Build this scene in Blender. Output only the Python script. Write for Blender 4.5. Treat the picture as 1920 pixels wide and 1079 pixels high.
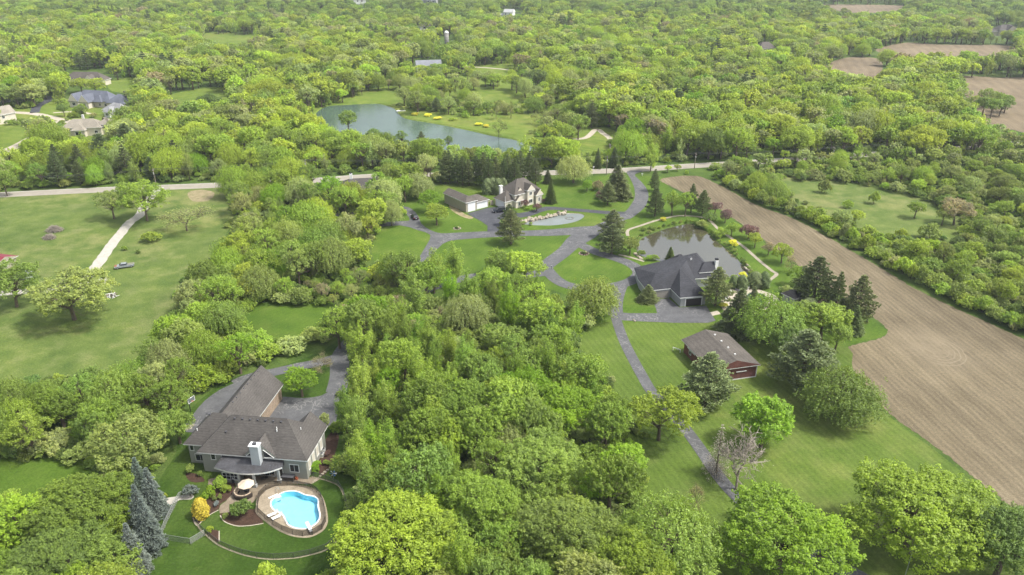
import bpy, bmesh, math, random
import numpy as np
from mathutils import Vector, Matrix
from mathutils.geometry import tessellate_polygon

# ------------------------------------------------------------------ camera, sky, sun, exposure
sc = bpy.context.scene
for o in list(bpy.data.objects): bpy.data.objects.remove(o)
FPX, YH, CAMH = 1450.0, -130.0, 95.0
TH = math.atan((539.5 - YH) / FPX)
cam = bpy.data.cameras.new('camera'); camo = bpy.data.objects.new('camera', cam)
sc.collection.objects.link(camo); sc.camera = camo
cam.sensor_width = 36.0; cam.lens = FPX / 1920.0 * 36.0
cam.clip_start = 1.0; cam.clip_end = 20000.0
camo.location = (0, 0, CAMH); camo.rotation_euler = (math.pi / 2 - TH, 0, 0)
SUN_EL, SUN_AZ = math.radians(57), math.radians(100)      # azimuth clockwise from +Y
w = bpy.data.worlds.new('World'); sc.world = w; w.use_nodes = True
nt = w.node_tree; bg = nt.nodes['Background']
sky = nt.nodes.new('ShaderNodeTexSky'); sky.sky_type = 'NISHITA'; sky.sun_disc = False
sky.sun_elevation = SUN_EL; sky.sun_rotation = SUN_AZ; sky.altitude = 250
sky.air_density = 1.0; sky.dust_density = 5.0; sky.ozone_density = 1.0
hs = nt.nodes.new('ShaderNodeHueSaturation'); hs.inputs['Saturation'].default_value = 0.45      # thin high cloud whitens the blue
nt.links.new(sky.outputs[0], hs.inputs['Color']); nt.links.new(hs.outputs[0], bg.inputs[0]); bg.inputs[1].default_value = 0.15
sun = bpy.data.lights.new('sun', 'SUN'); sun.energy = 2.2; sun.angle = math.radians(6.0); sun.color = (1.0, 0.97, 0.91)
suno = bpy.data.objects.new('sun', sun); sc.collection.objects.link(suno)
sd = Vector((math.sin(SUN_AZ) * math.cos(SUN_EL), math.cos(SUN_AZ) * math.cos(SUN_EL), math.sin(SUN_EL)))
suno.rotation_euler = sd.to_track_quat('Z', 'Y').to_euler(); suno.location = (0, 0, 300)
sc.view_settings.view_transform = 'Standard'; sc.view_settings.look = 'None'
sc.view_settings.exposure = 1.02; sc.view_settings.gamma = 1.0
sc.cycles.max_bounces = 6; sc.cycles.diffuse_bounces = 4; sc.cycles.glossy_bounces = 2
sc.cycles.transmission_bounces = 3; sc.cycles.transparent_max_bounces = 8; sc.cycles.volume_bounces = 0
sc.cycles.use_denoising = True
sc.cycles.caustics_reflective = False; sc.cycles.caustics_refractive = False

# ------------------------------------------------------------------ helpers
R = math.radians
CT, ST = math.cos(TH), math.sin(TH)
COL = sc.collection
def G(px, py, z=0.0):
    u = (px - 960) / FPX; v = (py - 539.5) / FPX
    d = (u, CT - v * ST, -ST - v * CT); k = (CAMH - z) / -d[2]
    return Vector((d[0] * k, d[1] * k, z))
def depth(p): return p[1] * CT - (p[2] - CAMH) * ST
def ZH(P, py):                     # height above ground point P that shows at image row py
    k = (539.5 - py) / FPX
    return CAMH + P[1] * (k * CT - ST) / (CT + k * ST)
def proj(X, Y, Z):
    dep = Y * CT - (Z - CAMH) * ST; up = Y * ST + (Z - CAMH) * CT
    return 960 + FPX * X / dep, 539.5 - FPX * up / dep
def link(o, parent=None):
    COL.objects.link(o)
    if parent is not None: o.parent = parent
    return o
def tag(o, label=None, cat=None, group=None, kind=None):
    if label: o['label'] = label
    if cat: o['category'] = cat
    if group: o['group'] = group
    if kind: o['kind'] = kind
    return o
def thing(name, label, cat, loc=(0, 0, 0), rot=0.0, group=None):
    o = bpy.data.objects.new(name, None); o.empty_display_size = 0.2
    link(o); o.location = loc; o.rotation_euler = (0, 0, rot)
    return tag(o, label, cat, group)
class MB:
    """collects shapes into one mesh; each shape has a material slot"""
    def __init__(s): s.v = []; s.f = []; s.m = []
    def add(s, vs, fs, m=0):
        o = len(s.v); s.v += [tuple(p) for p in vs]
        for f in fs: s.f.append([i + o for i in f]); s.m.append(m)
        return s
    def box(s, x0, x1, y0, y1, z0, z1, m=0, rz=0.0, c=None):
        vs = [(x, y, z) for z in (z0, z1) for x, y in ((x0, y0), (x1, y0), (x1, y1), (x0, y1))]
        if rz:
            cx, cy = c or ((x0 + x1) / 2, (y0 + y1) / 2); ca, sa = math.cos(rz), math.sin(rz)
            vs = [(cx + (x - cx) * ca - (y - cy) * sa, cy + (x - cx) * sa + (y - cy) * ca, z) for x, y, z in vs]
        return s.add(vs, [(3, 2, 1, 0), (4, 5, 6, 7), (0, 1, 5, 4), (1, 2, 6, 5), (2, 3, 7, 6), (3, 0, 4, 7)], m)
    def tube(s, pts, rad, n=6, m=0, cap=True):
        pts = [Vector(p) for p in pts]; k = len(pts)
        if not hasattr(rad, '__len__'): rad = [rad] * k
        vs = []
        for i, p in enumerate(pts):
            t = (pts[min(i + 1, k - 1)] - pts[max(i - 1, 0)])
            t = t.normalized() if t.length > 1e-9 else Vector((0, 0, 1))
            a = t.cross(Vector((0, 0, 1)) if abs(t.z) < .9 else Vector((1, 0, 0))).normalized(); b = t.cross(a)
            for j in range(n):
                q = 2 * math.pi * j / n
                vs.append(p + (a * math.cos(q) + b * math.sin(q)) * rad[i])
        fs = [(i * n + j, i * n + (j + 1) % n, (i + 1) * n + (j + 1) % n, (i + 1) * n + j) for i in range(k - 1) for j in range(n)]
        if cap: fs += [tuple(range(n - 1, -1, -1)), tuple(range((k - 1) * n, k * n))]
        return s.add(vs, fs, m)
    def lathe(s, prof, n=16, m=0, c=(0, 0, 0), sx=1.0, sy=1.0):
        vs = [(c[0] + r * math.cos(2 * math.pi * j / n) * sx, c[1] + r * math.sin(2 * math.pi * j / n) * sy, c[2] + z) for r, z in prof for j in range(n)]
        k = len(prof)
        fs = [(i * n + j, i * n + (j + 1) % n, (i + 1) * n + (j + 1) % n, (i + 1) * n + j) for i in range(k - 1) for j in range(n)]
        fs += [tuple(range(n - 1, -1, -1)), tuple(range((k - 1) * n, k * n))]
        return s.add(vs, fs, m)
    def prism(s, poly, z0, z1, m=0, mside=None):
        n = len(poly)
        a = sum(poly[i][0] * poly[(i + 1) % n][1] - poly[(i + 1) % n][0] * poly[i][1] for i in range(n))
        if a < 0: poly = poly[::-1]
        vs = [(p[0], p[1], z0) for p in poly] + [(p[0], p[1], z1) for p in poly]
        tri = tessellate_polygon([[Vector((p[0], p[1], 0)) for p in poly]])
        o = len(s.v); s.v += vs
        for t in tri:
            t = list(t); A, B, C = [poly[i] for i in t]
            if (B[0] - A[0]) * (C[1] - A[1]) - (B[1] - A[1]) * (C[0] - A[0]) < 0: t = t[::-1]
            s.f.append([i + n + o for i in t]); s.m.append(m)
        for i in range(n):
            j = (i + 1) % n; s.f.append([o + i, o + j, o + j + n, o + i + n]); s.m.append(m if mside is None else mside)
        return s
    def mesh(s, name, mats):
        me = bpy.data.meshes.new(name); me.from_pydata(s.v, [], s.f); me.update()
        for m in (mats if isinstance(mats, (list, tuple)) else [mats]): me.materials.append(m)
        if len(me.materials) > 1: me.polygons.foreach_set('material_index', s.m)
        return me
    def build(s, name, mats, parent=None, smooth=False, loc=None, rot=None):
        me = s.mesh(name, mats)
        if smooth: me.polygons.foreach_set('use_smooth', [True] * len(me.polygons))
        o = bpy.data.objects.new(name, me); link(o, parent)
        if loc is not None: o.location = loc
        if rot is not None: o.rotation_euler = rot
        return o
def smoothline(pts, n=6, closed=False):
    """Catmull-Rom through 2-D/3-D points"""
    P = [Vector(p) for p in pts]; out = []; k = len(P)
    rng_ = range(k if closed else k - 1)
    for i in rng_:
        if closed: a, b, c, d = P[i - 1], P[i], P[(i + 1) % k], P[(i + 2) % k]
        else: a, b, c, d = P[max(i - 1, 0)], P[i], P[i + 1], P[min(i + 2, k - 1)]
        for j in range(n):
            t = j / n
            out.append(0.5 * ((2 * b) + (c - a) * t + (2 * a - 5 * b + 4 * c - d) * t * t + (3 * b - a - 3 * c + d) * t ** 3))
    if not closed: out.append(P[-1])
    return out
def gp(pts, closed=True, n=4, z=0.0):      # px polygon -> smooth world polygon
    W_ = [G(x, y, z) for x, y in pts]
    return smoothline([Vector((p.x, p.y, 0)) for p in W_], n, closed) if n > 1 else [Vector((p.x, p.y, 0)) for p in W_]
def sheet(name, poly, z, mat, holes=(), kind='structure', skirt=0.0):
    rings = [poly] + list(holes)
    tri = tessellate_polygon([[Vector((p[0], p[1], 0)) for p in r] for r in rings])
    allp = [p for r in rings for p in r]
    fs = []
    for t in tri:
        t = list(t); A, B, C = [allp[i] for i in t]
        cr = (B[0] - A[0]) * (C[1] - A[1]) - (B[1] - A[1]) * (C[0] - A[0])
        if abs(cr) < 1e-9: continue
        fs.append(t if cr > 0 else t[::-1])
    vs = [(p[0], p[1], z) for p in allp]
    m = MB(); m.add(vs, fs)
    if skirt:
        n = len(poly)
        m.add([(p[0], p[1], z) for p in poly] + [(p[0], p[1], z - skirt) for p in poly], [(i, (i + 1) % n, n + (i + 1) % n, n + i) for i in range(n)])
    o = m.build(name, mat)
    if kind: o['kind'] = kind
    return o
def ribbon(name, cl, width, z, mat, jitter=0.0, kind='structure'):
    cl = [Vector((p[0], p[1], 0)) for p in cl]; L = []; Rr = []; rg = random.Random(len(cl))
    for i, p in enumerate(cl):
        t = (cl[min(i + 1, len(cl) - 1)] - cl[max(i - 1, 0)]).normalized(); nrm = Vector((-t.y, t.x, 0))
        wd = width[i] if hasattr(width, '__len__') else width
        L.append(p + nrm * (wd / 2 + rg.uniform(-jitter, jitter))); Rr.append(p - nrm * (wd / 2 + rg.uniform(-jitter, jitter)))
    n = len(cl); m = MB()
    m.add([(p.x, p.y, z) for p in L] + [(p.x, p.y, z) for p in Rr], [(i, n + i, n + i + 1, i + 1) for i in range(n - 1)])
    o = m.build(name, mat)
    if kind: o['kind'] = kind
    return o

# ------------------------------------------------------------------ materials
MATS = {}
def newmat(name):
    m = bpy.data.materials.new(name); m.use_nodes = True; MATS[name] = m
    t = m.node_tree; b = t.nodes['Principled BSDF']; b.inputs['Roughness'].default_value = 0.85
    b.inputs['Specular IOR Level'].default_value = 0.25
    return m, t, b
def plain(name, col, rough=0.7, metal=0.0, spec=0.3, var=0.12, scale=3.0):
    m, t, b = newmat(name); b.inputs['Roughness'].default_value = rough; b.inputs['Metallic'].default_value = metal
    b.inputs['Specular IOR Level'].default_value = spec
    noise_col(t, b, [tuple(c * (1 - var) for c in col), tuple(min(1, c * (1 + var)) for c in col)], scale)
    return m
def coords(t, obj=False, scale=(1, 1, 1), rot=0.0):
    if obj: tc = t.nodes.new('ShaderNodeTexCoord'); s = tc.outputs['Object']
    else: tc = t.nodes.new('ShaderNodeNewGeometry'); s = tc.outputs['Position']
    mp = t.nodes.new('ShaderNodeMapping'); mp.inputs['Scale'].default_value = scale; mp.inputs['Rotation'].default_value = (0, 0, rot)
    t.links.new(s, mp.inputs[0]); return mp.outputs[0]
def noise(t, vec, scale, detail=4.0, rough=0.55, dist=0.0):
    n = t.nodes.new('ShaderNodeTexNoise'); n.inputs['Scale'].default_value = scale; n.inputs['Detail'].default_value = detail
    n.inputs['Roughness'].default_value = rough; n.inputs['Distortion'].default_value = dist
    t.links.new(vec, n.inputs['Vector']); return n.outputs['Fac']
def ramp(t, fac, stops):
    r = t.nodes.new('ShaderNodeValToRGB'); e = r.color_ramp.elements
    while len(e) < len(stops): e.new(0.5)
    for i, (p, c) in enumerate(stops): e[i].position = p; e[i].color = (c[0], c[1], c[2], 1)
    t.links.new(fac, r.inputs[0]); return r.outputs[0]
def mix(t, fac, a, b, mode='MIX'):
    n = t.nodes.new('ShaderNodeMix'); n.data_type = 'RGBA'; n.blend_type = mode
    for s, v in ((n.inputs[0], fac), (n.inputs[6], a), (n.inputs[7], b)):
        if hasattr(v, 'links') or hasattr(v, 'is_linked'): t.links.new(v, s)
        elif isinstance(v, (int, float)): s.default_value = v
        else: s.default_value = (v[0], v[1], v[2], 1)
    return n.outputs[2]
def mth(t, op, a, b=None):
    n = t.nodes.new('ShaderNodeMath'); n.operation = op
    for s, v in zip(n.inputs, (a, b)):
        if v is None: continue
        if isinstance(v, (int, float)): s.default_value = v
        else: t.links.new(v, s)
    return n.outputs[0]
def noise_col(t, b, cols, scale, obj=True):
    v = coords(t, obj); f = noise(t, v, scale)
    n = len(cols); c = ramp(t, f, [(0.3 + 0.4 * i / max(1, n - 1), cc) for i, cc in enumerate(cols)])
    t.links.new(c, b.inputs['Base Color']); return c
def bump(t, b, h, strength=0.3, dist=0.1):
    n = t.nodes.new('ShaderNodeBump'); n.inputs['Strength'].default_value = strength; n.inputs['Distance'].default_value = dist
    t.links.new(h, n.inputs['Height']); t.links.new(n.outputs[0], b.inputs['Normal'])
def grass(name, dark, mid, light, dry=(0.16, 0.15, 0.05), dryamt=0.35, stripes=None, mott=1.0):
    m, t, b = newmat(name); v = coords(t)
    big = noise(t, v, 0.022, 4, 0.6); med = noise(t, v, 0.16, 4, 0.6); fine = noise(t, v, 2.2, 3, 0.7)
    c = ramp(t, med, [(0.3, dark), (0.5, mid), (0.72, light)])
    d = ramp(t, mth(t, 'ADD', mth(t, 'MULTIPLY', big, 0.7), mth(t, 'MULTIPLY', med, 0.3)), [(0.5, (0, 0, 0)), (0.66, (dryamt,) * 3)])
    c = mix(t, d, c, dry)
    f2 = ramp(t, fine, [(0.25, (1 - .32 * mott,) * 3), (0.75, (1 + .3 * mott,) * 3)])
    c = mix(t, 1.0, c, f2, 'MULTIPLY')
    if stripes:
        ang, wid, amt = stripes
        vv = coords(t, False, (1, 1, 1), ang); wv = t.nodes.new('ShaderNodeTexWave'); wv.wave_type = 'BANDS'; wv.bands_direction = 'X'
        wv.inputs['Scale'].default_value = 0.314 / wid; wv.inputs['Distortion'].default_value = 1.2; wv.inputs['Detail'].default_value = 2; wv.inputs['Detail Scale'].default_value = 0.3
        t.links.new(vv, wv.inputs[0])
        c = mix(t, 1.0, c, ramp(t, wv.outputs['Fac'], [(0.3, (1 - amt,) * 3), (0.7, (1 + amt,) * 3)]), 'MULTIPLY')
    c = mix(t, 1.0, c, ramp(t, noise(t, v, 0.05, 5, 0.7, .6), [(0.32, (.80, .84, .84)), (0.5, (1, 1, 1)), (0.68, (1.2, 1.14, 1.1))]), 'MULTIPLY')
    c = mix(t, ramp(t, noise(t, v, 0.55, 5, 0.75), [(0.60, (0, 0, 0)), (0.74, (.45,) * 3)]), c, dry)
    t.links.new(c, b.inputs['Base Color']); b.inputs['Roughness'].default_value = 0.9; b.inputs['Specular IOR Level'].default_value = 0.1
    bump(t, b, fine, 0.6, 0.15)
    return m
fdir = G(1850, 915) - G(1655, 765); STRIPE = math.pi / 2 - math.atan2(fdir.y, fdir.x)
GROUND = grass('rough_grass', (0.040, 0.071, 0.015), (0.062, 0.103, 0.019), (0.085, 0.128, 0.027), (0.11, 0.12, 0.045), 0.4, None, 1.3)
MEADOW = grass('meadow_grass', (0.068, 0.109, 0.024), (0.098, 0.137, 0.032), (0.135, 0.169, 0.051), (0.21, 0.20, 0.085), 0.6)
LAWN = grass('mown_lawn', (0.058, 0.106, 0.013), (0.070, 0.121, 0.015), (0.086, 0.135, 0.021), (0.15, 0.17, 0.04), 0.4, (R(35), 1.6, 0.03))
LAWN_R = grass('striped_lawn', (0.074, 0.117, 0.018), (0.087, 0.131, 0.023), (0.103, 0.145, 0.031), (0.16, 0.17, 0.05), 0.5, (STRIPE, 1.5, 0.06))
LAWN_L = grass('cloud_dark_lawn', (0.030, 0.060, 0.008), (0.038, 0.074, 0.010), (0.047, 0.087, 0.015), (0.10, 0.12, 0.03), 0.3, (R(12), 1.2, 0.03))  # darker than the other lawns: cloud shade put into its green
PARK = grass('park_lawn', (0.089, 0.142, 0.021), (0.116, 0.164, 0.026), (0.142, 0.181, 0.039), (0.22, 0.20, 0.06), 0.4, (R(70), 3.0, 0.10))
def asphalt(name, a, b_, seal, cracks=0.6):
    m, t, b = newmat(name); v = coords(t)
    c = ramp(t, noise(t, v, 0.35, 5, 0.65), [(0.3, a), (0.7, b_)])
    c = mix(t, 1.0, c, ramp(t, noise(t, v, 7.0, 2), [(0.3, (.85,) * 3), (0.7, (1.15,) * 3)]), 'MULTIPLY')
    if cracks:
        iso = mth(t, 'ABSOLUTE', mth(t, 'SUBTRACT', noise(t, v, 0.21, 3.5, .6, .4), 0.5)); iso2 = mth(t, 'ABSOLUTE', mth(t, 'SUBTRACT', noise(t, coords(t, False, (1, 1, 1), 1.1), 0.33, 3, .6, .3), 0.47))
        k = ramp(t, mth(t, 'MINIMUM', iso, iso2), [(0.003, (cracks,) * 3), (0.013, (0, 0, 0))])
        k2 = ramp(t, noise(t, v, 0.12, 2), [(0.4, (.15,) * 3), (0.6, (1, 1, 1))])
        c = mix(t, mix(t, 1.0, k, k2, 'MULTIPLY'), c, seal)
    t.links.new(c, b.inputs['Base Color']); b.inputs['Roughness'].default_value = 0.8
    return m
ASPH = asphalt('worn_asphalt', (0.070, 0.071, 0.073), (0.106, 0.107, 0.109), (0.21, 0.205, 0.195), 0.8)
ASPHD = asphalt('dark_asphalt', (0.045, 0.047, 0.054), (0.062, 0.064, 0.072), (0.16, 0.16, 0.16), 0.3)
ROADM = asphalt('pale_road', (0.25, 0.225, 0.185), (0.31, 0.285, 0.235), (0.2, 0.18, 0.155), 0.3)
def speckle(name, cols, s1, s2=None, rough=0.9, bmp=0.0):
    m, t, b = newmat(name); v = coords(t)
    c = ramp(t, noise(t, v, s1, 5, 0.7), [(0.3 + 0.4 * i / (len(cols) - 1), cc) for i, cc in enumerate(cols)])
    if s2: c = mix(t, 1.0, c, ramp(t, noise(t, v, s2, 3, 0.7), [(0.25, (.7,) * 3), (0.75, (1.25,) * 3)]), 'MULTIPLY')
    t.links.new(c, b.inputs['Base Color']); b.inputs['Roughness'].default_value = rough
    if bmp: bump(t, b, noise(t, v, s2 or s1, 3), bmp, 0.1)
    return m
GRAVEL = speckle('white_gravel', [(0.33, 0.31, 0.265), (0.43, 0.405, 0.35)], 0.6, 5, 0.9, 0.3)
CONC = speckle('pale_concrete', [(0.34, 0.30, 0.23), (0.44, 0.39, 0.31)], 0.5, 4)
PAVER = speckle('tan_pavers', [(0.14, 0.112, 0.078), (0.20, 0.163, 0.115), (0.26, 0.215, 0.155)], 0.9, 6)
DECKM = speckle('pool_deck_stone', [(0.20, 0.165, 0.115), (0.27, 0.225, 0.16), (0.34, 0.29, 0.215)], 0.8, 5)
MULCH = speckle('dark_mulch', [(0.035, 0.020, 0.013), (0.075, 0.043, 0.028)], 1.5, 9, 0.95, 0.6)
STONE = speckle('pale_limestone', [(0.20, 0.165, 0.115), (0.30, 0.265, 0.20), (0.40, 0.36, 0.29)], 0.8, 4, 0.9, 0.5)
HAY = speckle('dry_straw', [(0.13, 0.14, 0.05), (0.24, 0.20, 0.11), (0.30, 0.25, 0.15)], 0.5, 5)
def soil(name, a, b_, ang, rings=None):
    m, t, b = newmat(name); v = coords(t)
    c = ramp(t, noise(t, v, 0.05, 5, 0.65), [(0.3, a), (0.7, b_)])
    c = mix(t, 1.0, c, ramp(t, noise(t, v, 0.018, 4, .6), [(.35, (.80, .79, .78)), (.65, (1.13, 1.12, 1.09))]), 'MULTIPLY')
    def bands(sc_, lo, hi, dist):
        vv = coords(t, False, (1, 1, 1), ang); wv = t.nodes.new('ShaderNodeTexWave'); wv.wave_type = 'BANDS'; wv.bands_direction = 'X'
        wv.inputs['Scale'].default_value = sc_; wv.inputs['Distortion'].default_value = dist; wv.inputs['Detail'].default_value = 3; wv.inputs['Detail Scale'].default_value = 0.6
        t.links.new(vv, wv.inputs[0]); return ramp(t, wv.outputs['Fac'], [(0.2, (lo,) * 3), (0.8, (hi,) * 3)])
    c = mix(t, 1.0, c, bands(0.314 / 1.5, .90, 1.06, 3.5), 'MULTIPLY')
    c = mix(t, 1.0, c, bands(0.314 / 7.3, .93, 1.05, 4.0), 'MULTIPLY')
    st = ramp(t, noise(t, coords(t, False, (1.1, .05, 1), ang), 1.0, 4, .6), [(0.35, (.86,) * 3), (0.7, (1.14,) * 3)])
    c = mix(t, 1.0, c, st, 'MULTIPLY')
    c = mix(t, 1.0, c, ramp(t, noise(t, v, 2.0, 6, .85), [(0.32, (.6,) * 3), (0.68, (1.36,) * 3)]), 'MULTIPLY')
    if rings:
        sub = t.nodes.new('ShaderNodeVectorMath'); sub.operation = 'SUBTRACT'; sub.inputs[1].default_value = rings[0]; t.links.new(v, sub.inputs[0])
        mp = t.nodes.new('ShaderNodeMapping'); mp.inputs['Rotation'].default_value = (0, 0, rings[2]); mp.inputs['Scale'].default_value = (1, rings[3], 1); t.links.new(sub.outputs[0], mp.inputs[0])
        ln = t.nodes.new('ShaderNodeVectorMath'); ln.operation = 'LENGTH'; t.links.new(mp.outputs[0], ln.inputs[0])
        rr = mth(t, 'ADD', ln.outputs['Value'], mth(t, 'MULTIPLY', noise(t, v, 0.3, 2), 1.2))
        k = mth(t, 'SINE', mth(t, 'MULTIPLY', rr, 2 * math.pi / 1.15))
        k = ramp(t, k, [(0.35, (0, 0, 0)), (0.9, (1, 1, 1))])
        win = ramp(t, mth(t, 'DIVIDE', rr, rings[1]), [(0.0, (0, 0, 0)), (0.3, (.03,) * 3), (0.7, (.55,) * 3), (0.95, (.6,) * 3), (1.0, (0, 0, 0))])
        sx_ = t.nodes.new('ShaderNodeSeparateXYZ'); t.links.new(sub.outputs[0], sx_.inputs[0]); half = ramp(t, mth(t, 'ADD', mth(t, 'MULTIPLY', mth(t, 'SUBTRACT', sx_.outputs[0], sx_.outputs[1]), .06), noise(t, v, .25, 2)), [(.35, (0, 0, 0)), (.7, (1, 1, 1))])
        c = mix(t, mix(t, 1.0, mix(t, 1.0, k, win, 'MULTIPLY'), half, 'MULTIPLY'), c, (0.255, 0.215, 0.148))
        c = mix(t, mix(t, 1.0, ramp(t, mth(t, 'DIVIDE', ln.outputs['Value'], rings[1] * 1.7), [(0.25, (.55,) * 3), (0.95, (0, 0, 0))]), ramp(t, noise(t, v, .35, 3), [(.3, (.3,) * 3), (.65, (1,) * 3)]), 'MULTIPLY'), c, (0.23, 0.19, 0.128))
    t.links.new(c, b.inputs['Base Color']); bump(t, b, noise(t, v, 3.0, 4, .7), 0.8, 0.2); b.inputs['Specular IOR Level'].default_value = .1
    return m
fdir = G(1920, 800) - G(1400, 400); FANG = math.atan2(fdir.y, fdir.x)
SOIL = soil('tilled_soil', (0.136, 0.112, 0.070), (0.190, 0.158, 0.103), math.pi / 2 - FANG, (tuple(G(1752, 655)), 7.5, math.radians(20), 0.8))
SOIL2 = soil('far_soil', (0.165, 0.130, 0.083), (0.212, 0.172, 0.114), 0.3)
def water(name, col, rough=0.06, wave=0.15, wscale=0.6, ior=1.33, sp=.5):
    m, t, b = newmat(name); v = coords(t)
    b.inputs['Base Color'].default_value = (*col, 1); b.inputs['Roughness'].default_value = rough; b.inputs['IOR'].default_value = ior
    b.inputs['Specular IOR Level'].default_value = sp
    c = ramp(t, noise(t, v, 0.03, 4), [(0.3, tuple(x * .8 for x in col)), (0.7, tuple(x * 1.2 for x in col))]); t.links.new(c, b.inputs['Base Color'])
    bump(t, b, noise(t, v, wscale, 3), wave, 0.08)
    return m
LAKE = water('lake_water', (0.066, 0.104, 0.076), 0.14, 0.5, 1.4, 1.33, .5)
POND = water('pond_water', (0.064, 0.060, 0.034), 0.07, 0.05, 0.5, 1.7, 1.0)
FPOND = water('fountain_water', (0.15, 0.17, 0.16), 0.12, 0.6, 2.5)
def poolwater():
    m = bpy.data.materials.new('pool_water'); m.use_nodes = True; t = m.node_tree; t.nodes.remove(t.nodes['Principled BSDF'])
    out = [n for n in t.nodes if n.type == 'OUTPUT_MATERIAL'][0]
    tr = t.nodes.new('ShaderNodeBsdfTransparent'); tr.inputs[0].default_value = (0.80, 0.96, 0.99, 1)
    gl = t.nodes.new('ShaderNodeBsdfGlossy'); gl.inputs['Roughness'].default_value = 0.05
    fr = t.nodes.new('ShaderNodeFresnel'); fr.inputs[0].default_value = 1.33
    bp = t.nodes.new('ShaderNodeBump'); bp.inputs['Strength'].default_value = .3; v = coords(t); t.links.new(noise(t, v, 2.0, 3), bp.inputs['Height'])
    t.links.new(bp.outputs[0], gl.inputs['Normal']); t.links.new(bp.outputs[0], fr.inputs['Normal'])
    mx = t.nodes.new('ShaderNodeMixShader'); t.links.new(fr.outputs[0], mx.inputs[0]); t.links.new(tr.outputs[0], mx.inputs[1]); t.links.new(gl.outputs[0], mx.inputs[2])
    t.links.new(mx.outputs[0], out.inputs[0]); return m
POOLW = poolwater()
LINER = plain('pool_liner', (0.36, 0.72, 0.84), 0.5, var=.06, scale=1.2)
def shingle(name, a, b_):
    m, t, b = newmat(name)
    v = coords(t, True, (1.6, 1.6, 9)); n1 = noise(t, v, 1.0, 3, .7)
    v2 = coords(t, True); n2 = noise(t, v2, 0.25, 4)
    c = ramp(t, n1, [(0.3, a), (0.7, b_)]); c = mix(t, 1.0, c, ramp(t, n2, [(0.3, (.80,) * 3), (0.7, (1.16,) * 3)]), 'MULTIPLY')
    wv = t.nodes.new('ShaderNodeTexWave'); wv.bands_direction = 'Z'; wv.wave_profile = 'SAW'; wv.inputs['Scale'].default_value = .9; t.links.new(v2, wv.inputs[0])
    c = mix(t, 1.0, c, ramp(t, wv.outputs['Fac'], [(0.0, (.84,) * 3), (0.5, (1.04,) * 3)]), 'MULTIPLY')
    t.links.new(c, b.inputs['Base Color']); b.inputs['Roughness'].default_value = 0.9; bump(t, b, n1, 0.4, 0.05); return m
SH_TAUPE = shingle('taupe_shingles', (0.055, 0.050, 0.045), (0.105, 0.097, 0.088))
SH_DARK = shingle('charcoal_shingles', (0.026, 0.027, 0.031), (0.056, 0.057, 0.064))
SH_BROWN = shingle('brown_shingles', (0.072, 0.063, 0.053), (0.120, 0.107, 0.092))
SH_SLATE = shingle('slate_blue_shingles', (0.085, 0.095, 0.118), (0.14, 0.15, 0.18))
SH_TAN = shingle('tan_shingles', (0.20, 0.18, 0.14), (0.30, 0.27, 0.22))
def siding(name, col, step=0.2, vert=False):
    m, t, b = newmat(name); v = coords(t, True)
    wv = t.nodes.new('ShaderNodeTexWave'); wv.bands_direction = 'Z'; wv.wave_profile = 'SAW'; wv.inputs['Scale'].default_value = 0.314 / step; t.links.new(v, wv.inputs[0])
    c = mix(t, 1.0, ramp(t, noise(t, v, .8, 3), [(0.3, tuple(x * .92 for x in col)), (0.7, col)]), ramp(t, wv.outputs['Fac'], [(0.0, (.78,) * 3), (0.25, (1,) * 3)]), 'MULTIPLY')
    t.links.new(c, b.inputs['Base Color']); b.inputs['Roughness'].default_value = 0.7; return m
SID_GREY = siding('sage_grey_siding', (0.27, 0.272, 0.236)); SID_LGREY = siding('light_grey_siding', (0.33, 0.34, 0.33))
SID_TAN = siding('khaki_siding', (0.34, 0.31, 0.24)); SID_CREAM = siding('cream_siding', (0.60, 0.55, 0.45)); SID_WHITE = siding('white_siding', (0.72, 0.71, 0.68))
def brickm(name, c1, c2, mort, s):
    m, t, b = newmat(name); tc = t.nodes.new('ShaderNodeTexCoord'); mp = t.nodes.new('ShaderNodeMapping'); mp.inputs['Rotation'].default_value = (R(90), 0, 0)
    t.links.new(tc.outputs['Object'], mp.inputs[0]); bk = t.nodes.new('ShaderNodeTexBrick'); bk.inputs['Scale'].default_value = s
    for k, c in (('Color1', c1), ('Color2', c2), ('Mortar', mort)): bk.inputs[k].default_value = (*c, 1)
    t.links.new(mp.outputs[0], bk.inputs['Vector'])
    c = mix(t, 1.0, bk.outputs['Color'], ramp(t, noise(t, tc.outputs['Object'], 1.2), [(.3, (.8,) * 3), (.7, (1.15,) * 3)]), 'MULTIPLY')
    t.links.new(c, b.inputs['Base Color']); return m
BRICK = brickm('red_brick', (0.15, 0.045, 0.035), (0.11, 0.035, 0.03), (0.2, 0.14, 0.12), 2.2)
BRICKT = brickm('tan_brick', (0.30, 0.22, 0.15), (0.24, 0.18, 0.13), (0.4, 0.36, 0.3), 2.2)
WHITE = plain('white_paint', (0.72, 0.72, 0.70), 0.5); TRIM = plain('pale_trim', (0.58, 0.58, 0.55), 0.55)
GLASS = plain('dark_glass', (0.018, 0.022, 0.026), 0.08, spec=0.6); BLACK = plain('black_metal', (0.02, 0.02, 0.022), 0.5)
STEEL = plain('galvanised_steel', (0.42, 0.43, 0.42), 0.45, 0.6); DGREY = plain('dark_grey', (0.07, 0.07, 0.075), 0.7); WOODP = plain('weathered_pole_wood', (0.20, 0.17, 0.13), 0.9)
MEMBR = speckle('grey_porch_roof', [(0.030, 0.026, 0.022), (0.058, 0.058, 0.062), (0.085, 0.085, 0.09)], 0.3, 3)
REDM = plain('red_metal_roof', (0.20, 0.030, 0.042), 0.5); DDOOR = plain('interior_shade_paint', (0.02, 0.017, 0.015), 0.9)
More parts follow.
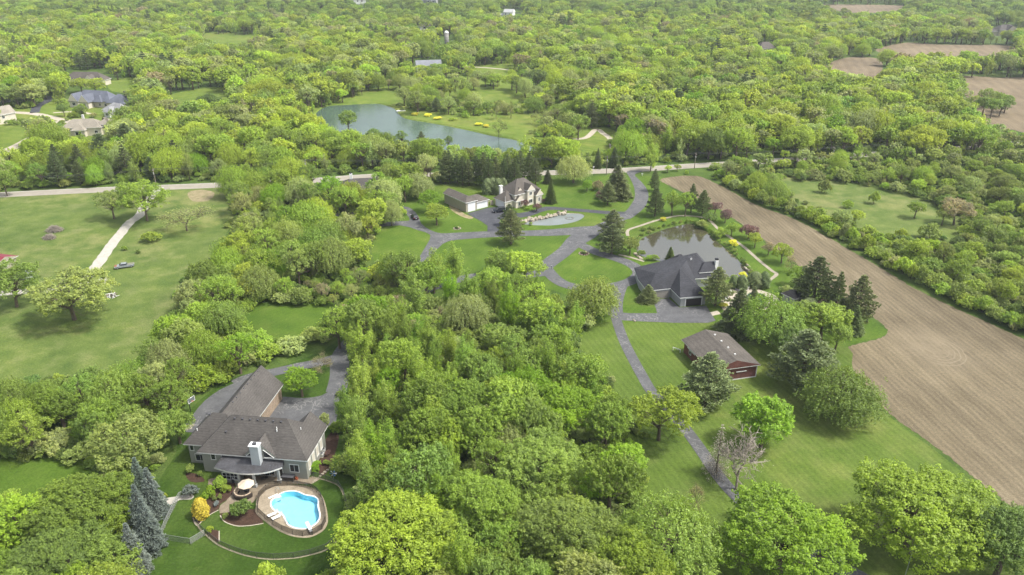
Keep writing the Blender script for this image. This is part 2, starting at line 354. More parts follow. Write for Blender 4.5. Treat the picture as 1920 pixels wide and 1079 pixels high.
DOORW = plain('white_garage_door', (0.68, 0.69, 0.70), 0.5, var=.05); DOORT = plain('taupe_garage_door', (0.27, 0.25, 0.22), 0.6)
CANVAS = plain('beige_canvas', (0.52, 0.44, 0.33), 0.9); WICKER = plain('dark_wicker', (0.045, 0.035, 0.028), 0.8); CUSH = plain('tan_cushion', (0.42, 0.33, 0.23), 0.9)
REDW = plain('red_wood', (0.25, 0.07, 0.03), .7); BLUEP = plain('blue_paint', (0.10, 0.2, 0.42), .4); CARD = plain('dark_car_paint', (0.012, 0.015, 0.024), 0.18, 0.3, 0.6); RUBBER = plain('rubber', (0.015, 0.015, 0.015), 0.8)
RUST = plain('rusty_paint', (0.22, 0.09, 0.05), .7, var=.4); OLDG = plain('faded_grey_paint', (0.22, 0.24, 0.25), .6, var=.25); REDL = plain('red_lens', (0.3, 0.01, 0.01), .3); ORANGE = plain('orange_metal', (0.6, 0.12, 0.02), .5)
DEADW = plain('grey_deadwood', (0.24, 0.21, 0.17), 0.95, var=.3); BARK = plain('grey_brown_bark', (0.115, 0.09, 0.065), 0.95, var=.3); BIRCH = plain('pale_bark', (0.58, 0.54, 0.48), 0.9, var=.2)
def meshfab(name, col, open_):
    m, t, b = newmat(name); b.inputs['Base Color'].default_value = (*col, 1); b.inputs['Alpha'].default_value = 1 - open_; return m
FABRIC = meshfab('brown_safety_mesh', (0.085, 0.068, 0.05), 0.55); CHAIN = meshfab('chain_link_mesh', (0.33, 0.34, 0.32), 0.74); CHAIND = meshfab('dark_chain_link_mesh', (0.12, 0.13, 0.10), 0.70)
# ------------------------------------------------------------------ ground, water, roads
LAKE_PX = [(587,225),(591,210),(612,198),(651,195),(706,193),(727,197),(742,203),(753,215),(768,222),(820,231),(872,241),(925,253),(961,259),(987,267),(1016,275),(1000,286),(900,286),(820,280),(737,272),(677,263),(622,247),(594,233)]
POND_PX = [(1192,462),(1203,445),(1235,432),(1260,424),(1293,417.5),(1307,423),(1327,433),(1340,447),(1357,460),(1375,475),(1394,495),(1405,510),(1400,522),(1367,520),(1327,522),(1290,512),(1260,497),(1227,487),(1202,480),(1193,470)]
FPOND_PX = [(1043,403),(1068,400),(1092,402),(1094,408),(1076,417),(1037,423),(993,422),(977,418),(990,410),(1015,410),(1030,408)]
POOL_PX = [(509,941),(516,934),(526,927),(536,923),(551,922),(561,924),(572,929),(588,932),(596,938),(596,951),(599,963),(598,974),(590,984),(576,991),(557,991),(542,985),(536,976),(530,965),(515,957),(509,949)]
RPOOL_PX = [(1404,551),(1416,549),(1432,553),(1440,562),(1425,572),(1405,570),(1398,560)]
lake = gp(LAKE_PX); pond = gp(POND_PX); fpond = gp(FPOND_PX); pool = gp(POOL_PX); rpool = gp(RPOOL_PX)
BIG = [Vector((-9000, -1500, 0)), Vector((9000, -1500, 0)), Vector((9000, 16000, 0)), Vector((-9000, 16000, 0))]
sheet('ground', BIG, 0.0, GROUND, [lake, pond, fpond, pool, rpool])
def inset(poly, d):
    n = len(poly); a = sum(poly[i][0] * poly[(i + 1) % n][1] - poly[(i + 1) % n][0] * poly[i][1] for i in range(n)); s = 1 if a > 0 else -1
    out = []
    for i in range(n):
        t = (poly[(i + 1) % n] - poly[i - 1]).normalized(); out.append(poly[i] + Vector((-t.y, t.x, 0)) * d * s)
    return out
def bank(name, poly, d, z0, z1, mat):
    q = inset(poly, d); n = len(poly); m = MB()
    m.add([(p.x, p.y, z0) for p in poly] + [(p.x, p.y, z1) for p in q], [(i, (i + 1) % n, n + (i + 1) % n, n + i) for i in range(n)])
    o = m.build(name, mat); o['kind'] = 'structure'; return o
bank('lake_bank', lake, 2.0, 0, -1.0, PARK); sheet('lake', lake, -0.45, LAKE)
bank('pond_bank', pond, 1.0, 0, -0.8, GROUND); sheet('pond', pond, -0.3, POND)
bank('fountain_pond_bank', fpond, 0.5, 0, -0.6, STONE); sheet('fountain_pond', fpond, -0.12, FPOND)
sheet('meadow', gp([(-80,372),(0,368),(200,359),(420,347),(440,400),(400,480),(340,560),(300,650),(200,705),(0,745),(-120,770)], n=3), .012, MEADOW)
LAWN_PX = [(700,450),(750,378),(830,345),(920,343),(1010,336),(1170,329),(1200,330),(1245,334),(1255,352),(1335,388),(1400,432),(1500,505),(1560,560),(1665,622),(1590,650),(1600,700),(1660,775),(1760,850),(1850,925),(1930,985),(1930,1120),(1130,1120),(1150,900),(1130,760),(1090,640),(1120,590),(1040,545),(930,535),(860,525),(720,505)]
sheet('lawn', gp(LAWN_PX, n=3), .012, LAWN, [pond, fpond, rpool])
sheet('striped_lawn', gp([(1085,645),(1125,606),(1200,606),(1345,606),(1480,645),(1590,652),(1600,700),(1660,775),(1760,850),(1850,925),(1930,985),(1930,1120),(1130,1120),(1150,900),(1130,760)], n=3), .022, LAWN_R)
deck_px = [(480,949),(480,963),(499,980),(520,994.6),(547,1006),(572,1009),(588,1006),(607,994.6),(615,978),(613,957),(607,936),(597,922),(578,913),(540,909),(509,912),(488,926),(481,938)]
deck = gp(deck_px)
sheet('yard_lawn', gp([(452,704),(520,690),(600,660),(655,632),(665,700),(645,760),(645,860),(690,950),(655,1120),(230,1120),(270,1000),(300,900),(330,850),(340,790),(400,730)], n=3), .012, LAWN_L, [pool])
sheet('side_lawn', gp([(-80,872),(60,862),(170,860),(200,940),(60,1010),(-80,980)], n=3), .012, LAWN)
sheet('grass_clearing', gp([(440,580),(520,565),(640,560),(650,620),(520,652),(450,645)], n=3), .012, LAWN)
sheet('right_meadow', gp([(1425,332),(1560,326),(1720,350),(1860,410),(1840,470),(1700,475),(1560,412),(1480,375)], n=3), .012, MEADOW)
sheet('park_lawn', gp([(565,245),(585,198),(650,175),(760,158),(870,148),(900,116),(965,122),(1000,185),(1100,225),(1170,255),(1195,292),(1130,302),(1020,294),(900,294),(800,292),(700,280),(620,260)], n=3), .03, PARK, [lake])
for q in ([(-60,215),(0,203),(90,188),(310,186),(310,235),(200,262),(0,300),(-80,300)], [(318,178),(425,163),(432,196),(330,206)], [(206,150),(262,148),(262,170),(210,172)], [(385,62),(485,66),(470,86),(385,84)]):
    sheet('far_lawn', gp(q, n=3), .03, PARK)
FIELD_PX = [(1240,336),(1300,330),(1340,343),(1420,385),(1493,413),(1600,473),(1647,500),(1713,540),(1780,573),(1847,603),(1920,637),(2080,720),(2300,900),(2100,1060),(1935,975),(1850,915),(1760,842),(1655,765),(1600,695),(1585,655),(1664,624),(1600,570),(1500,500),(1440,455),(1390,420),(1335,385),(1262,352)]
jr = random.Random(3); sheet('tilled_field', [p + Vector((jr.uniform(-.3, .3), jr.uniform(-.3, .3), 0)) for p in gp(FIELD_PX, n=22)], .02, SOIL)
SOILS = [[(1528,10),(1600,9),(1692,11),(1692,19),(1630,25),(1580,22)], [(1553,122),(1590,108),(1645,110),(1655,128),(1640,148),(1570,146)], [(1640,94),(1700,80),(1760,84),(1895,86),(1895,102),(1780,106),(1690,104)], [(1795,146),(1870,146),(1980,152),(1980,250),(1900,244),(1850,236),(1825,200)]]
for q in SOILS: sheet('far_field', gp(q, n=3), .03, SOIL2)
sheet('dry_grass_patch', gp([(352,362),(378,356),(402,362),(392,376),(362,378)], n=3), .02, HAY)
def pxline(pts, n=6): return smoothline([Vector((*G(x, y)[:2], 0)) for x, y in pts], n)
ROAD_CL = [(-260,384),(-100,374),(0,366),(200,356),(390,348.5),(570,340),(700,331),(860,328),(1010,325),(1140,321),(1215,317),(1290,312),(1420,304),(1600,292),(1900,270),(2300,240)]
ROAD = pxline(ROAD_CL); ribbon('country_road', ROAD, 7.2, .03, ROADM)
ribbon('road_edge_line', [p + Vector((.3, 3.25, 0)) for p in ROAD], .14, .036, WHITE)
sheet('main_driveway', gp([(1176,322),(1181,334),(1189,352),(1190,371),(1181,387),(1167,400),(1114,424),(1070,442),(1047,467),(1014,493),(1017,515),(1030,510),(1040,500),(1067,480),(1087,463),(1114,447),(1134,433),(1172,413),(1185,409),(1209,389),(1215.5,373),(1214,357),(1202,341),(1190,328),(1205,321)], n=3), .05, ASPH)
sheet('cross_driveway', gp([(1118,424),(1040,430),(980,433),(917,434),(853,437),(827,438),(807,432),(790,420),(785,407),(773,393),(753,387),(700,392),(640,400),(575,402),(575,410),(640,408),(700,400),(750,394),(763,403),(768,414),(750,415),(700,420),(700,427),(750,423),(783,432),(807,441),(800,460),(788,480),(784,500),(800,500),(812,478),(830,458),(857,450),(930,445),(980,443),(1076,441)], n=2), .044, ASPH)
loop = pxline([(1088,459),(1120,474),(1152,484),(1185,497),(1199,512),(1186,526),(1160,535),(1118,541),(1070,537),(1042,524),(1022,502)]); ribbon('loop_driveway', loop, 4.2, .056, ASPH)
ribbon('woodland_driveway', pxline([(1026,512),(960,517),(900,518),(820,535),(740,575),(690,610),(655,645),(638,672),(637,705),(630,735)]), 4.6, .062, ASPH)
ribbon('rear_driveway', pxline([(640,668),(600,680),(560,688),(520,697),(470,708),(440,720)]), 3.6, .05, ASPH)
sheet('garage_apron', gp([(505,790),(513,770),(527,747),(537,745),(570,747),(604,742),(625,727),(634,712),(650,720),(641,750),(630,790),(618,803),(560,800)], n=2), .056, ASPH)
sheet('basketball_court', gp([(455,713),(437,720),(410,733),(383,753),(362,778),(345,803),(362,812),(420,790),(470,740)], n=2), .056, ASPH)
sheet('parking_apron', gp([(876,401),(915,390),(927,389),(949,391),(945,400),(937,404),(939,434),(914,435),(914,424),(903,416),(888,408)], n=1), .056, ASPHD)
sheet('entrance_driveway', gp([(936,402),(975,400),(1003,394),(1023,388),(1060,390),(1135,396),(1172,398),(1170,402),(1135,402),(1060,395),(1026,395),(1000,404),(975,409),(937,412)], n=2), .062, ASPHD)
sheet('right_garage_apron', gp([(1148,585),(1180,588),(1232,588),(1230,579),(1223,563),(1254,560),(1274,577),(1324,574),(1342,602),(1327,606),(1263,606),(1195,603),(1148,600)], n=1), .056, ASPH)
ribbon('loop_link_driveway', pxline([(1165,534),(1158,552),(1154,572),(1155,592)]), 4.0, .05, ASPH)
PATH = pxline([(1155,590),(1156,601),(1170,640),(1190,680),(1204,705),(1222,735),(1252,765),(1285,805),(1318,850),(1345,890),(1375,925),(1430,975),(1510,1030),(1600,1075),(1680,1120)]); ribbon('asphalt_path', PATH, 2.7, .062, ASPH)
ribbon('gravel_lane', pxline([(300,352),(274,380),(262,404),(244,417),(228,436),(203,468),(180,500),(150,530),(110,541),(60,546),(0,551),(-60,556)], 8), 3.6, .04, GRAVEL, .18)
ribbon('gravel_spur', pxline([(150,532),(175,531),(206,524)], 6), 4.6, .034, GRAVEL, .25)
for q, wd in (([(-40,212),(10,211),(65,214),(110,224),(145,232)], 5), ([(-30,300),(30,275),(75,250),(105,228)], 6), ([(65,212),(70,200),(88,190),(95,180)], 5), ([(100,212),(140,210),(170,214)], 2.5)):
    ribbon('far_driveway', pxline(q), wd, .05, CONC if wd != 5 or q[0][0] < 0 else ASPHD)
ribbon('park_path', pxline([(1075,262),(1100,258),(1118,243),(1130,250),(1145,262),(1150,285),(1160,318)]), 3.0, .05, CONC)
ribbon('park_path', pxline([(880,126),(905,127),(940,130),(965,133)]), 3.0, .05, CONC)
PAVER2 = speckle('pond_path_stone', [(0.25, 0.22, 0.165), (0.34, 0.30, 0.235)], 0.5, 4)
ribbon('pond_path', pxline([(1442,526),(1456,515),(1447,508),(1427,492),(1410,477),(1394,463),(1368,445),(1347,430),(1323,410),(1277,405),(1238,412),(1200,424),(1178,432),(1177,443)]), 1.15, .05, PAVER2)
ribbon('pond_walk', pxline([(1160,478),(1178,482),(1196,487),(1208,491)]), 1.0, .05, PAVER2)
ribbon('door_walk', pxline([(1209,507),(1232,507)]), 2.0, .05, CONC)
sheet('right_pool_patio', gp([(1352,568),(1358,552),(1372,541),(1402,539),(1431,546),(1455,556),(1460,575),(1400,590),(1360,585)], n=3), .03, CONC, [rpool])
sheet('path_slab', gp([(1318,589),(1345,583),(1352,589),(1325,595)], n=1), .03, CONC)
sheet('patio', gp([(391,899),(420,893),(560,893),(603,897),(592,904),(583,908),(560,908),(520,909),(492,920),(480,936),(474,943),(452,944),(430,946),(430,962),(412,963),(411,955),(413,948),(424,940),(434,926),(444,915),(440,906),(420,905),(390,912)], n=1), .03, PAVER)
sheet('pool_deck', deck, .05, DECKM, [pool], skirt=.06)
sheet('limestone_path', gp([(300,937),(335,931),(352,926),(364,930),(358,937),(337,938),(325,945),(300,950)], n=2), .03, GRAVEL)
for q in ([(385,927),(400,915),(425,905),(440,905),(438,922),(425,938),(413,946),(410,955),(395,964),(380,977),(369,986),(360,972),(370,947)], [(413,964),(430,961),(478,955),(485,968),(494,981),(470,985),(445,986),(425,980),(415,973)], [(386,1003),(400,994),(411,998),(411,1016),(400,1014)], [(348,888),(372,890),(384,903),(358,904)], [(598,852),(620,812),(636,820),(618,878),(600,893)]):
    sheet('mulch_bed', gp(q, n=3), .04, MULCH)
sheet('barn_sand_bed', gp([(842,385),(850,386),(872,402),(888,408),(880,411),(862,405),(846,394)], n=2), .03, HAY)
sheet('pine_needle_bed', gp([(1500,575),(1560,560),(1600,590),(1590,610),(1530,600)], n=3), .03, MULCH)
# white edging of the flower beds and the mowing strip under the outer fence
for q in ([(362,972),(369,986),(380,977),(395,965),(410,957)], [(413,967),(418,976),(428,982),(446,987),(470,986),(494,982)], [(411,996),(411,1016)]):
    ribbon('bed_edging', pxline(q), .18, .05, CONC)
OUTER = pxline([(366,978),(376,993.5),(388,1005),(409,1022),(436,1034),(467,1043.5),(505,1049),(551,1047),(582,1041),(608,1033),(632,1015),(650,990),(656,963),(651,949),(638,915),(617,903),(584,894)], 5)
ribbon('mowing_strip', OUTER, .32, .045, speckle('mow_strip', [(.2, .18, .12), (.3, .27, .18)], .8, 4))

# pool basin and water
pm = MB(); n = len(pool); q1 = pool; q2 = inset(pool, 1.2)
pm.add([(p.x, p.y, .05) for p in q1] + [(p.x, p.y, -1.15) for p in q1], [(i, (i + 1) % n, n + (i + 1) % n, n + i) for i in range(n)])
pm.add([(p.x, p.y, -1.15) for p in pool], [tuple(range(n))] if False else [])
def upw(poly, tri):
    out = []
    for t in tri:
        A, B, C = [poly[i] for i in t]; out.append(list(t) if (B.x - A.x) * (C.y - A.y) - (B.y - A.y) * (C.x - A.x) > 0 else list(t)[::-1])
    return out
POOLT = thing('swimming_pool', 'freeform turquoise pool inside the curved brown fence behind the grey house', 'pool')
tri = tessellate_polygon([[Vector((p.x, p.y, 0)) for p in pool]])
pm.add([(p.x, p.y, -1.15) for p in pool], [list(t) for t in tri]); pm.build('basin', LINER, POOLT)
wm = MB(); wm.add([(p.x, p.y, -.12) for p in pool], upw(pool, tri)); wm.build('water_surface', POOLW, POOLT)
cm = MB(); qo = inset(pool, -.18)
cm.add([(p.x, p.y, .09) for p in qo] + [(p.x, p.y, .09) for p in inset(pool, .05)] + [(p.x, p.y, .05) for p in qo], [(i, (i + 1) % n, n + (i + 1) % n, n + i) for i in range(n)] + [(i, 2 * n + i, 2 * n + (i + 1) % n, (i + 1) % n) for i in range(n)])
cm.build('coping', WHITE, POOLT)
for k in range(4):
    a, b2 = G(503 + k * 2.6, 934 - k * .4), G(520 + k * 2.2, 926.5 + k * .6)
    d = (b2 - a); nn = Vector((d.y, -d.x, 0)).normalized() * .42
    st = MB(); st.add([(p.x, p.y, zz) for zz in (-.9, .10 - .07 * k) for p in (a, b2, b2 + nn, a + nn)], [(4, 5, 6, 7), (0, 1, 5, 4), (1, 2, 6, 5), (2, 3, 7, 6), (3, 0, 4, 7)]); st.build('step', WHITE, POOLT)
RPOOLT = thing('swimming_pool', 'dark teal pool on the pale patio right of the charcoal-roofed house', 'pool')
tri = tessellate_polygon([[Vector((p.x, p.y, 0)) for p in rpool]]); n = len(rpool)
pm = MB(); pm.add([(p.x, p.y, .03) for p in rpool] + [(p.x, p.y, -1.3) for p in rpool], [(i, (i + 1) % n, n + (i + 1) % n, n + i) for i in range(n)]); pm.add([(p.x, p.y, -1.3) for p in rpool], [list(t) for t in tri])
pm.build('basin', plain('teal_liner', (0.07, 0.20, 0.20), .5), RPOOLT); wm = MB(); wm.add([(p.x, p.y, -.1) for p in rpool], upw(rpool, tri)); wm.build('water_surface', POOLW, RPOOLT)
# ------------------------------------------------------------------ buildings
def hip(m, u0, u1, v0, v1, ze, rise, axis='u', g0=False, g1=False, th=.22, ms=0, mf=1, mg=2):
    """closed hip or gable roof block into MB m; g0/g1: gable at the low/high end of the ridge"""
    hw = (v1 - v0) / 2 if axis == 'u' else (u1 - u0) / 2
    if axis == 'u':
        a = (u0 + (0 if g0 else hw), (v0 + v1) / 2); b = (u1 - (0 if g1 else hw), (v0 + v1) / 2)
        c = [(u0, v0), (u1, v0), (u1, v1), (u0, v1)]
        F = [((0, 1, 5, 4), ms), ((2, 3, 4, 5), ms), ((1, 2, 5), mg if g1 else ms), ((3, 0, 4), mg if g0 else ms)]
    else:
        a = ((u0 + u1) / 2, v0 + (0 if g0 else hw)); b = ((u0 + u1) / 2, v1 - (0 if g1 else hw))
        c = [(u0, v0), (u1, v0), (u1, v1), (u0, v1)]
        F = [((1, 2, 5, 4), ms), ((3, 0, 4, 5), ms), ((0, 1, 4), mg if g0 else ms), ((2, 3, 5), mg if g1 else ms)]
    vs = [(x, y, ze) for x, y in c] + [(*a, ze + rise), (*b, ze + rise)] + [(x, y, ze - th) for x, y in c]
    o = len(m.v); m.v += vs
    for f, k in F: m.f.append([o + i for i in f]); m.m.append(k)
    for i in range(4):
        j = (i + 1) % 4; m.f.append([o + 6 + i, o + 6 + j, o + j, o + i]); m.m.append(mf)
    m.f.append([o + 9, o + 8, o + 7, o + 6]); m.m.append(mf)
def window(root, x, y, z, w_, h, face, cols=1, rows=1, fm=None, pm_=None, name='window', bar=.07):
    """face: angle of the outward normal in the parent frame; x,y,z: centre on the wall plane"""
    m = MB(); d = .06
    for a, b, c, e in ((-w_ / 2 - .06, -w_ / 2 + bar, -h / 2 - .06, h / 2 + .06), (w_ / 2 - bar, w_ / 2 + .06, -h / 2 - .06, h / 2 + .06)): m.box(a, b, -.02, d, c, e)
    m.box(-w_ / 2 + bar, w_ / 2 - bar, -.02, d, h / 2 - bar, h / 2 + .06); m.box(-w_ / 2 + bar, w_ / 2 - bar, -.02, d + .02, -h / 2 - .06, -h / 2 + bar)
    for i in range(1, cols): q = -w_ / 2 + w_ * i / cols; m.box(q - bar / 2, q + bar / 2, -.02, d - .01, -h / 2 + bar, h / 2 - bar)
    for i in range(1, rows): q = -h / 2 + h * i / rows; m.box(-w_ / 2 + bar, w_ / 2 - bar, -.02, d - .015, q - bar / 2, q + bar / 2)
    o = m.build(name, fm or TRIM, root, loc=(x, y, z), rot=(0, 0, face - math.pi / 2))
    p = MB(); p.box(-w_ / 2 + .02, w_ / 2 - .02, -.015, .022, -h / 2 + .02, h / 2 - .02); p.build('pane', pm_ or GLASS, o)
    return o
def garagedoor(root, x, y, w_, h, face, mat, panels=4, frame=None):
    m = MB()
    for i in range(panels): m.box(-w_ / 2, w_ / 2, 0, .05, h * i / panels + .015, h * (i + 1) / panels - .015)
    m.box(-w_ / 2, w_ / 2, -.02, .025, 0, h)
    o = m.build('garage_door', mat, root, loc=(x, y, 0.02), rot=(0, 0, face - math.pi / 2))
    f = MB(); f.box(-w_ / 2 - .18, -w_ / 2 - .01, -.02, .07, 0, h + .15); f.box(w_ / 2 + .01, w_ / 2 + .18, -.02, .07, 0, h + .15); f.box(-w_ / 2 - .01, w_ / 2 + .01, -.02, .07, h + .01, h + .15)
    f.build('door_frame', frame or TRIM, o); return o
def wallbox(root, u0, u1, v0, v1, z1, mat, z0=-.3, name='wall'):
    m = MB(); m.box(u0, u1, v0, v1, z0, z1); return m.build(name, mat, root)
def roofpart(root, blocks, mats, name='roof'):
    m = MB()
    for b in blocks: hip(m, *b[0], **b[1])
    return m.build(name, mats, root)
FR, LF, BK, RT = -math.pi / 2, math.pi, math.pi / 2, 0.0

# --- grey house with the pool, in front
HA = R(-7)
h1 = thing('grey_house', 'large sage grey house with taupe shingle roof beside the turquoise pool', 'house', (-60.1, 120.5, 0), HA)
EZ = 4.8
wallbox(h1, .6, 21.3, .6, 10.2, EZ - .1, SID_GREY); wallbox(h1, -3.3, .6, 2.8, 10.4, EZ - .1, SID_GREY); wallbox(h1, -2.4, 5.5, 10.3, 26.8, 3.5, SID_GREY)
wallbox(h1, 14.4, 21.28, 10.2, 10.9, EZ - .1, SID_GREY)
rf = roofpart(h1, [((0, 21.9, 0, 10.8, EZ, 5.4), {}), ((-3.9, 8, 2.2, 11.4, EZ - .02, 4.6), {}), ((-3.0, 6.1, 6, 27.3, 3.6, 4.55), dict(axis='v', g0=True, g1=True)), ((15.4, 21.86, 4.5, 11.5, EZ - .01, 3.2), dict(axis='v', g0=True, g1=True)), ((9.4, 16.0, .1, 7, EZ + .01, 3.3), dict(axis='v', g0=True, g1=True, th=.1))], [SH_TAUPE, TRIM, SID_GREY])
cx0 = 12.3
m = MB(); m.box(cx0 - .85, cx0 + .85, -1.15, .1, 3.4, 8.0); m.build('chimney', siding('pale_blue_siding', (.42, .45, .46)), rf); m = MB(); m.box(cx0 - 1.0, cx0 + 1.0, -1.3, .2, 8.0, 8.16); m.build('chimney_cap', WHITE, rf); m = MB(); m.box(cx0 - .3, cx0 + .35, -.85, -.35, 8.16, 8.55); m.build('chimney_flue', DGREY, rf)
for i in range(7):
    u = 6.2 + i * 1.55; m = MB(); m.box(-.17, .17, -.2, .2, 0, .22); m.build('roof_vent', DGREY, rf, loc=(u, 4.9, 9.65))
for i in range(8):
    m = MB(); m.box(-.14, .14, -.16, .16, 0, .2); m.build('roof_vent', DGREY, rf, loc=(1.75, 12.8 + i * 1.75, 7.85))
for u, v in ((-.4, 6.55), (.2, 6.5), (5.0, 3.0)):
    m = MB(); m.box(-.17, .17, -.2, .2, 0, .22); m.build('roof_vent', DGREY, rf, loc=(u, v, EZ + (v if u > 1 else v - 2.3)))
for u, v, z in ((-1.6, 4.2, EZ + 1.9), (14.9, 3.9, EZ + 3.8), (18.9, 5.6, EZ + 2.9), (15.0, 3.6, EZ + 3.5)):
    m = MB(); m.tube([(0, 0, 0), (0, 0, .55)], .09, 6); m.build('vent_pipe', WHITE, rf, loc=(u, v, z))
# clerestory triangles either side of the chimney
for s, a, b_, c in ((1, 9.95, 11.2, 11.2), (-1, 15.45, 13.5, 13.5)):
    m = MB(); h_ = abs(b_ - a) * .86
    m.add([(a, .06, EZ + .15), (b_, .06, EZ + .15), (b_, .06, EZ + .15 + h_), (a, .03, EZ + .15), (b_, .03, EZ + .15), (b_, .03, EZ + .15 + h_)], [(0, 1, 2), (5, 4, 3), (0, 3, 4, 1), (1, 4, 5, 2), (2, 5, 3, 0)])
    o = m.build('window', GLASS, h1)
    m = MB(); m.tube([(a, .0, EZ + .1), (b_, .0, EZ + .1)], .07, 4); m.tube([(a, .0, EZ + .12), (b_, .0, EZ + .12 + h_)], .07, 4); m.build('frame', TRIM, o)
# porch roof with a bulging edge
edge = smoothline([Vector((4.4, -2.2, 0)), Vector((8, -3.1, 0)), Vector((11.5, -3.2, 0)), Vector((14.8, -2.3, 0)), Vector((17.1, -.6, 0))], 5)
m = MB(); n = len(edge); back = [Vector((4.9 + (17.0 - 4.9) * i / (n - 1), .59, 0)) for i in range(n)]
m.add([(p.x, p.y, 3.4) for p in edge] + [(p.x, p.y, 4.15) for p in back] + [(p.x, p.y, 3.12) for p in edge] + [(p.x, p.y, 3.12) for p in back],
      [(i, i + 1, n + i + 1, n + i) for i in range(n - 1)] + [(2 * n + i + 1, 2 * n + i, 3 * n + i, 3 * n + i + 1) for i in range(n - 1)] + [(0, n, 3 * n, 2 * n), (n - 1, 3 * n - 1, 4 * n - 1, 2 * n - 1)], 0)
m.add([(p.x, p.y - .03, 3.42) for p in edge] + [(p.x, p.y - .03, 3.1) for p in edge], [(i, n + i, n + i + 1, i + 1) for i in range(n - 1)], 1)
m.build('porch_roof', [MEMBR, TRIM], h1)
for u, v in ((9.35, -2.75), (12.3, -2.7), (16.3, -.9)):
    m = MB(); m.box(u - .22, u + .22, v - .22, v + .22, 0, 3.11); m.box(u - .35, u + .35, v - .35, v + .35, 0, .7); m.build('porch_column', SID_LGREY, h1)
m = MB(); m.box(5.6, 9.0, -2.1, .59, 0, 3.1); m.build('sun_room', SID_GREY, h1)
window(h1, 7.3, -2.1, 1.55, 3.1, 1.5, FR, 4, 2)
window(h1, 10.5, .6, 1.25, 1.9, 2.3, FR, 2, 1, name='patio_door'); window(h1, 13.3, .6, 1.3, 3.0, 2.3, FR, 3, 1, name='patio_door')
window(h1, 15.9, .6, 1.3, 1.2, 2.2, FR)
window(h1, 18.9, .6, 2.4, 1.8, 1.7, FR, 2, 1); window(h1, 2.9, .6, 3.7, .9, 1.5, FR); window(h1, 5.1, .6, 3.5, .9, 1.5, FR)
window(h1, -2.6, 2.8, 3.7, .8, 1.5, FR); window(h1, -1.2, 2.8, 1.4, 2.0, 1.6, FR, 2, 1)
for i in range(4): window(h1, 21.3, 2.2 + i * 2.1, 2.4, 1.2, 2.2, RT, 2, 1, fm=WHITE, pm_=SID_CREAM, name='shutter')
garagedoor(h1, 5.5, 19.0, 4.4, 2.4, RT, DOORW, 4, BRICKT); garagedoor(h1, 5.5, 24.4, 2.8, 2.4, RT, DOORW, 4, BRICKT)
m = MB(); m.box(5.5, 5.62, 16.4, 26.8, -.1, 3.3); m.build('brick_facing', BRICKT, h1)

# --- right house with charcoal roof
def zr(x, y, h=0.0): p = G(1180 + x / 6.742, 460 + y / 6.742, h); return p
o2 = zr(633, 795); h2 = thing('charcoal_roof_house', 'grey house with steep charcoal hip roof and open garage beside the brown pond', 'house', (o2.x, o2.y, 0), R(10.5))
inv = Matrix.Rotation(R(-10.5), 3, 'Z')
def L2(x, y, h): q = inv @ (zr(x, y, h) - Vector((o2.x, o2.y, 0))); return q
E2 = 3.0
A_, B_, P_ = L2(642, 668, E2), L2(998, 634, E2), L2(640, 300, 7.3); C_ = L2(520, 547, E2)
E_ = L2(103, 423, E2); D_ = Vector((E_.x - .2, C_.y - .4, E2)); M_ = L2(725, 200, 7.6); Q_ = L2(830, 103, 8.3); R3 = L2(868, 506, E2); R4 = L2(980, 413, E2)
S_ = L2(905, 222, 7.0); T_ = L2(1075, 255, 6.2); K_ = L2(1085, 330, 4.2)
BKy = Q_.y + 4.6
rp = MB()
V = [A_, B_, P_, C_, D_, E_, M_, Q_, R3, R4, Vector((E_.x + 1.5, BKy, E2)), Vector((R4.x + 3.4, BKy, E2)), Vector((R4.x + 3.4, R4.y, E2)), Vector((D_.x + 4.2, (D_.y + E_.y) / 2 + .6, 6.0)), Vector((Q_.x + .8, Q_.y + .6, 8.25)), Vector((R3.x, R4.y, E2))]
rp.add(V, [(0, 1, 2), (0, 2, 3), (3, 2, 6, 13, 4), (4, 13, 5), (1, 8, 2), (2, 8, 15, 9, 7, 6), (7, 9, 12, 14), (12, 11, 14), (14, 11, 10, 7), (5, 13, 6, 7, 10)], 0)
low = [V[i] - Vector((0, 0, .25)) for i in (0, 1, 8, 15, 9, 12, 11, 10, 5, 4, 3)]; up = [V[i] for i in (0, 1, 8, 15, 9, 12, 11, 10, 5, 4, 3)]
k = len(low); rp.add(up + low, [(k + i, k + (i + 1) % k, (i + 1) % k, i) for i in range(k)], 1)
h2roof = rp.build('roof', [SH_DARK, WHITE], h2)
ins = lambda p, dx, dy: (p.x + dx, p.y + dy)
foot = [ins(A_, .45, .45), ins(B_, -.45, .45), ins(R3, -.45, .45), ins(V[15], -.45, .45), ins(V[12], -.45, .45), ins(V[11], -.45, -.45), ins(V[10], .45, -.45), ins(E_, .45, -.45), ins(D_, .45, .45), ins(C_, .45, .45)]
m = MB(); m.prism(foot, -.3, E2 - .1); m.build('wall', SID_LGREY, h2)
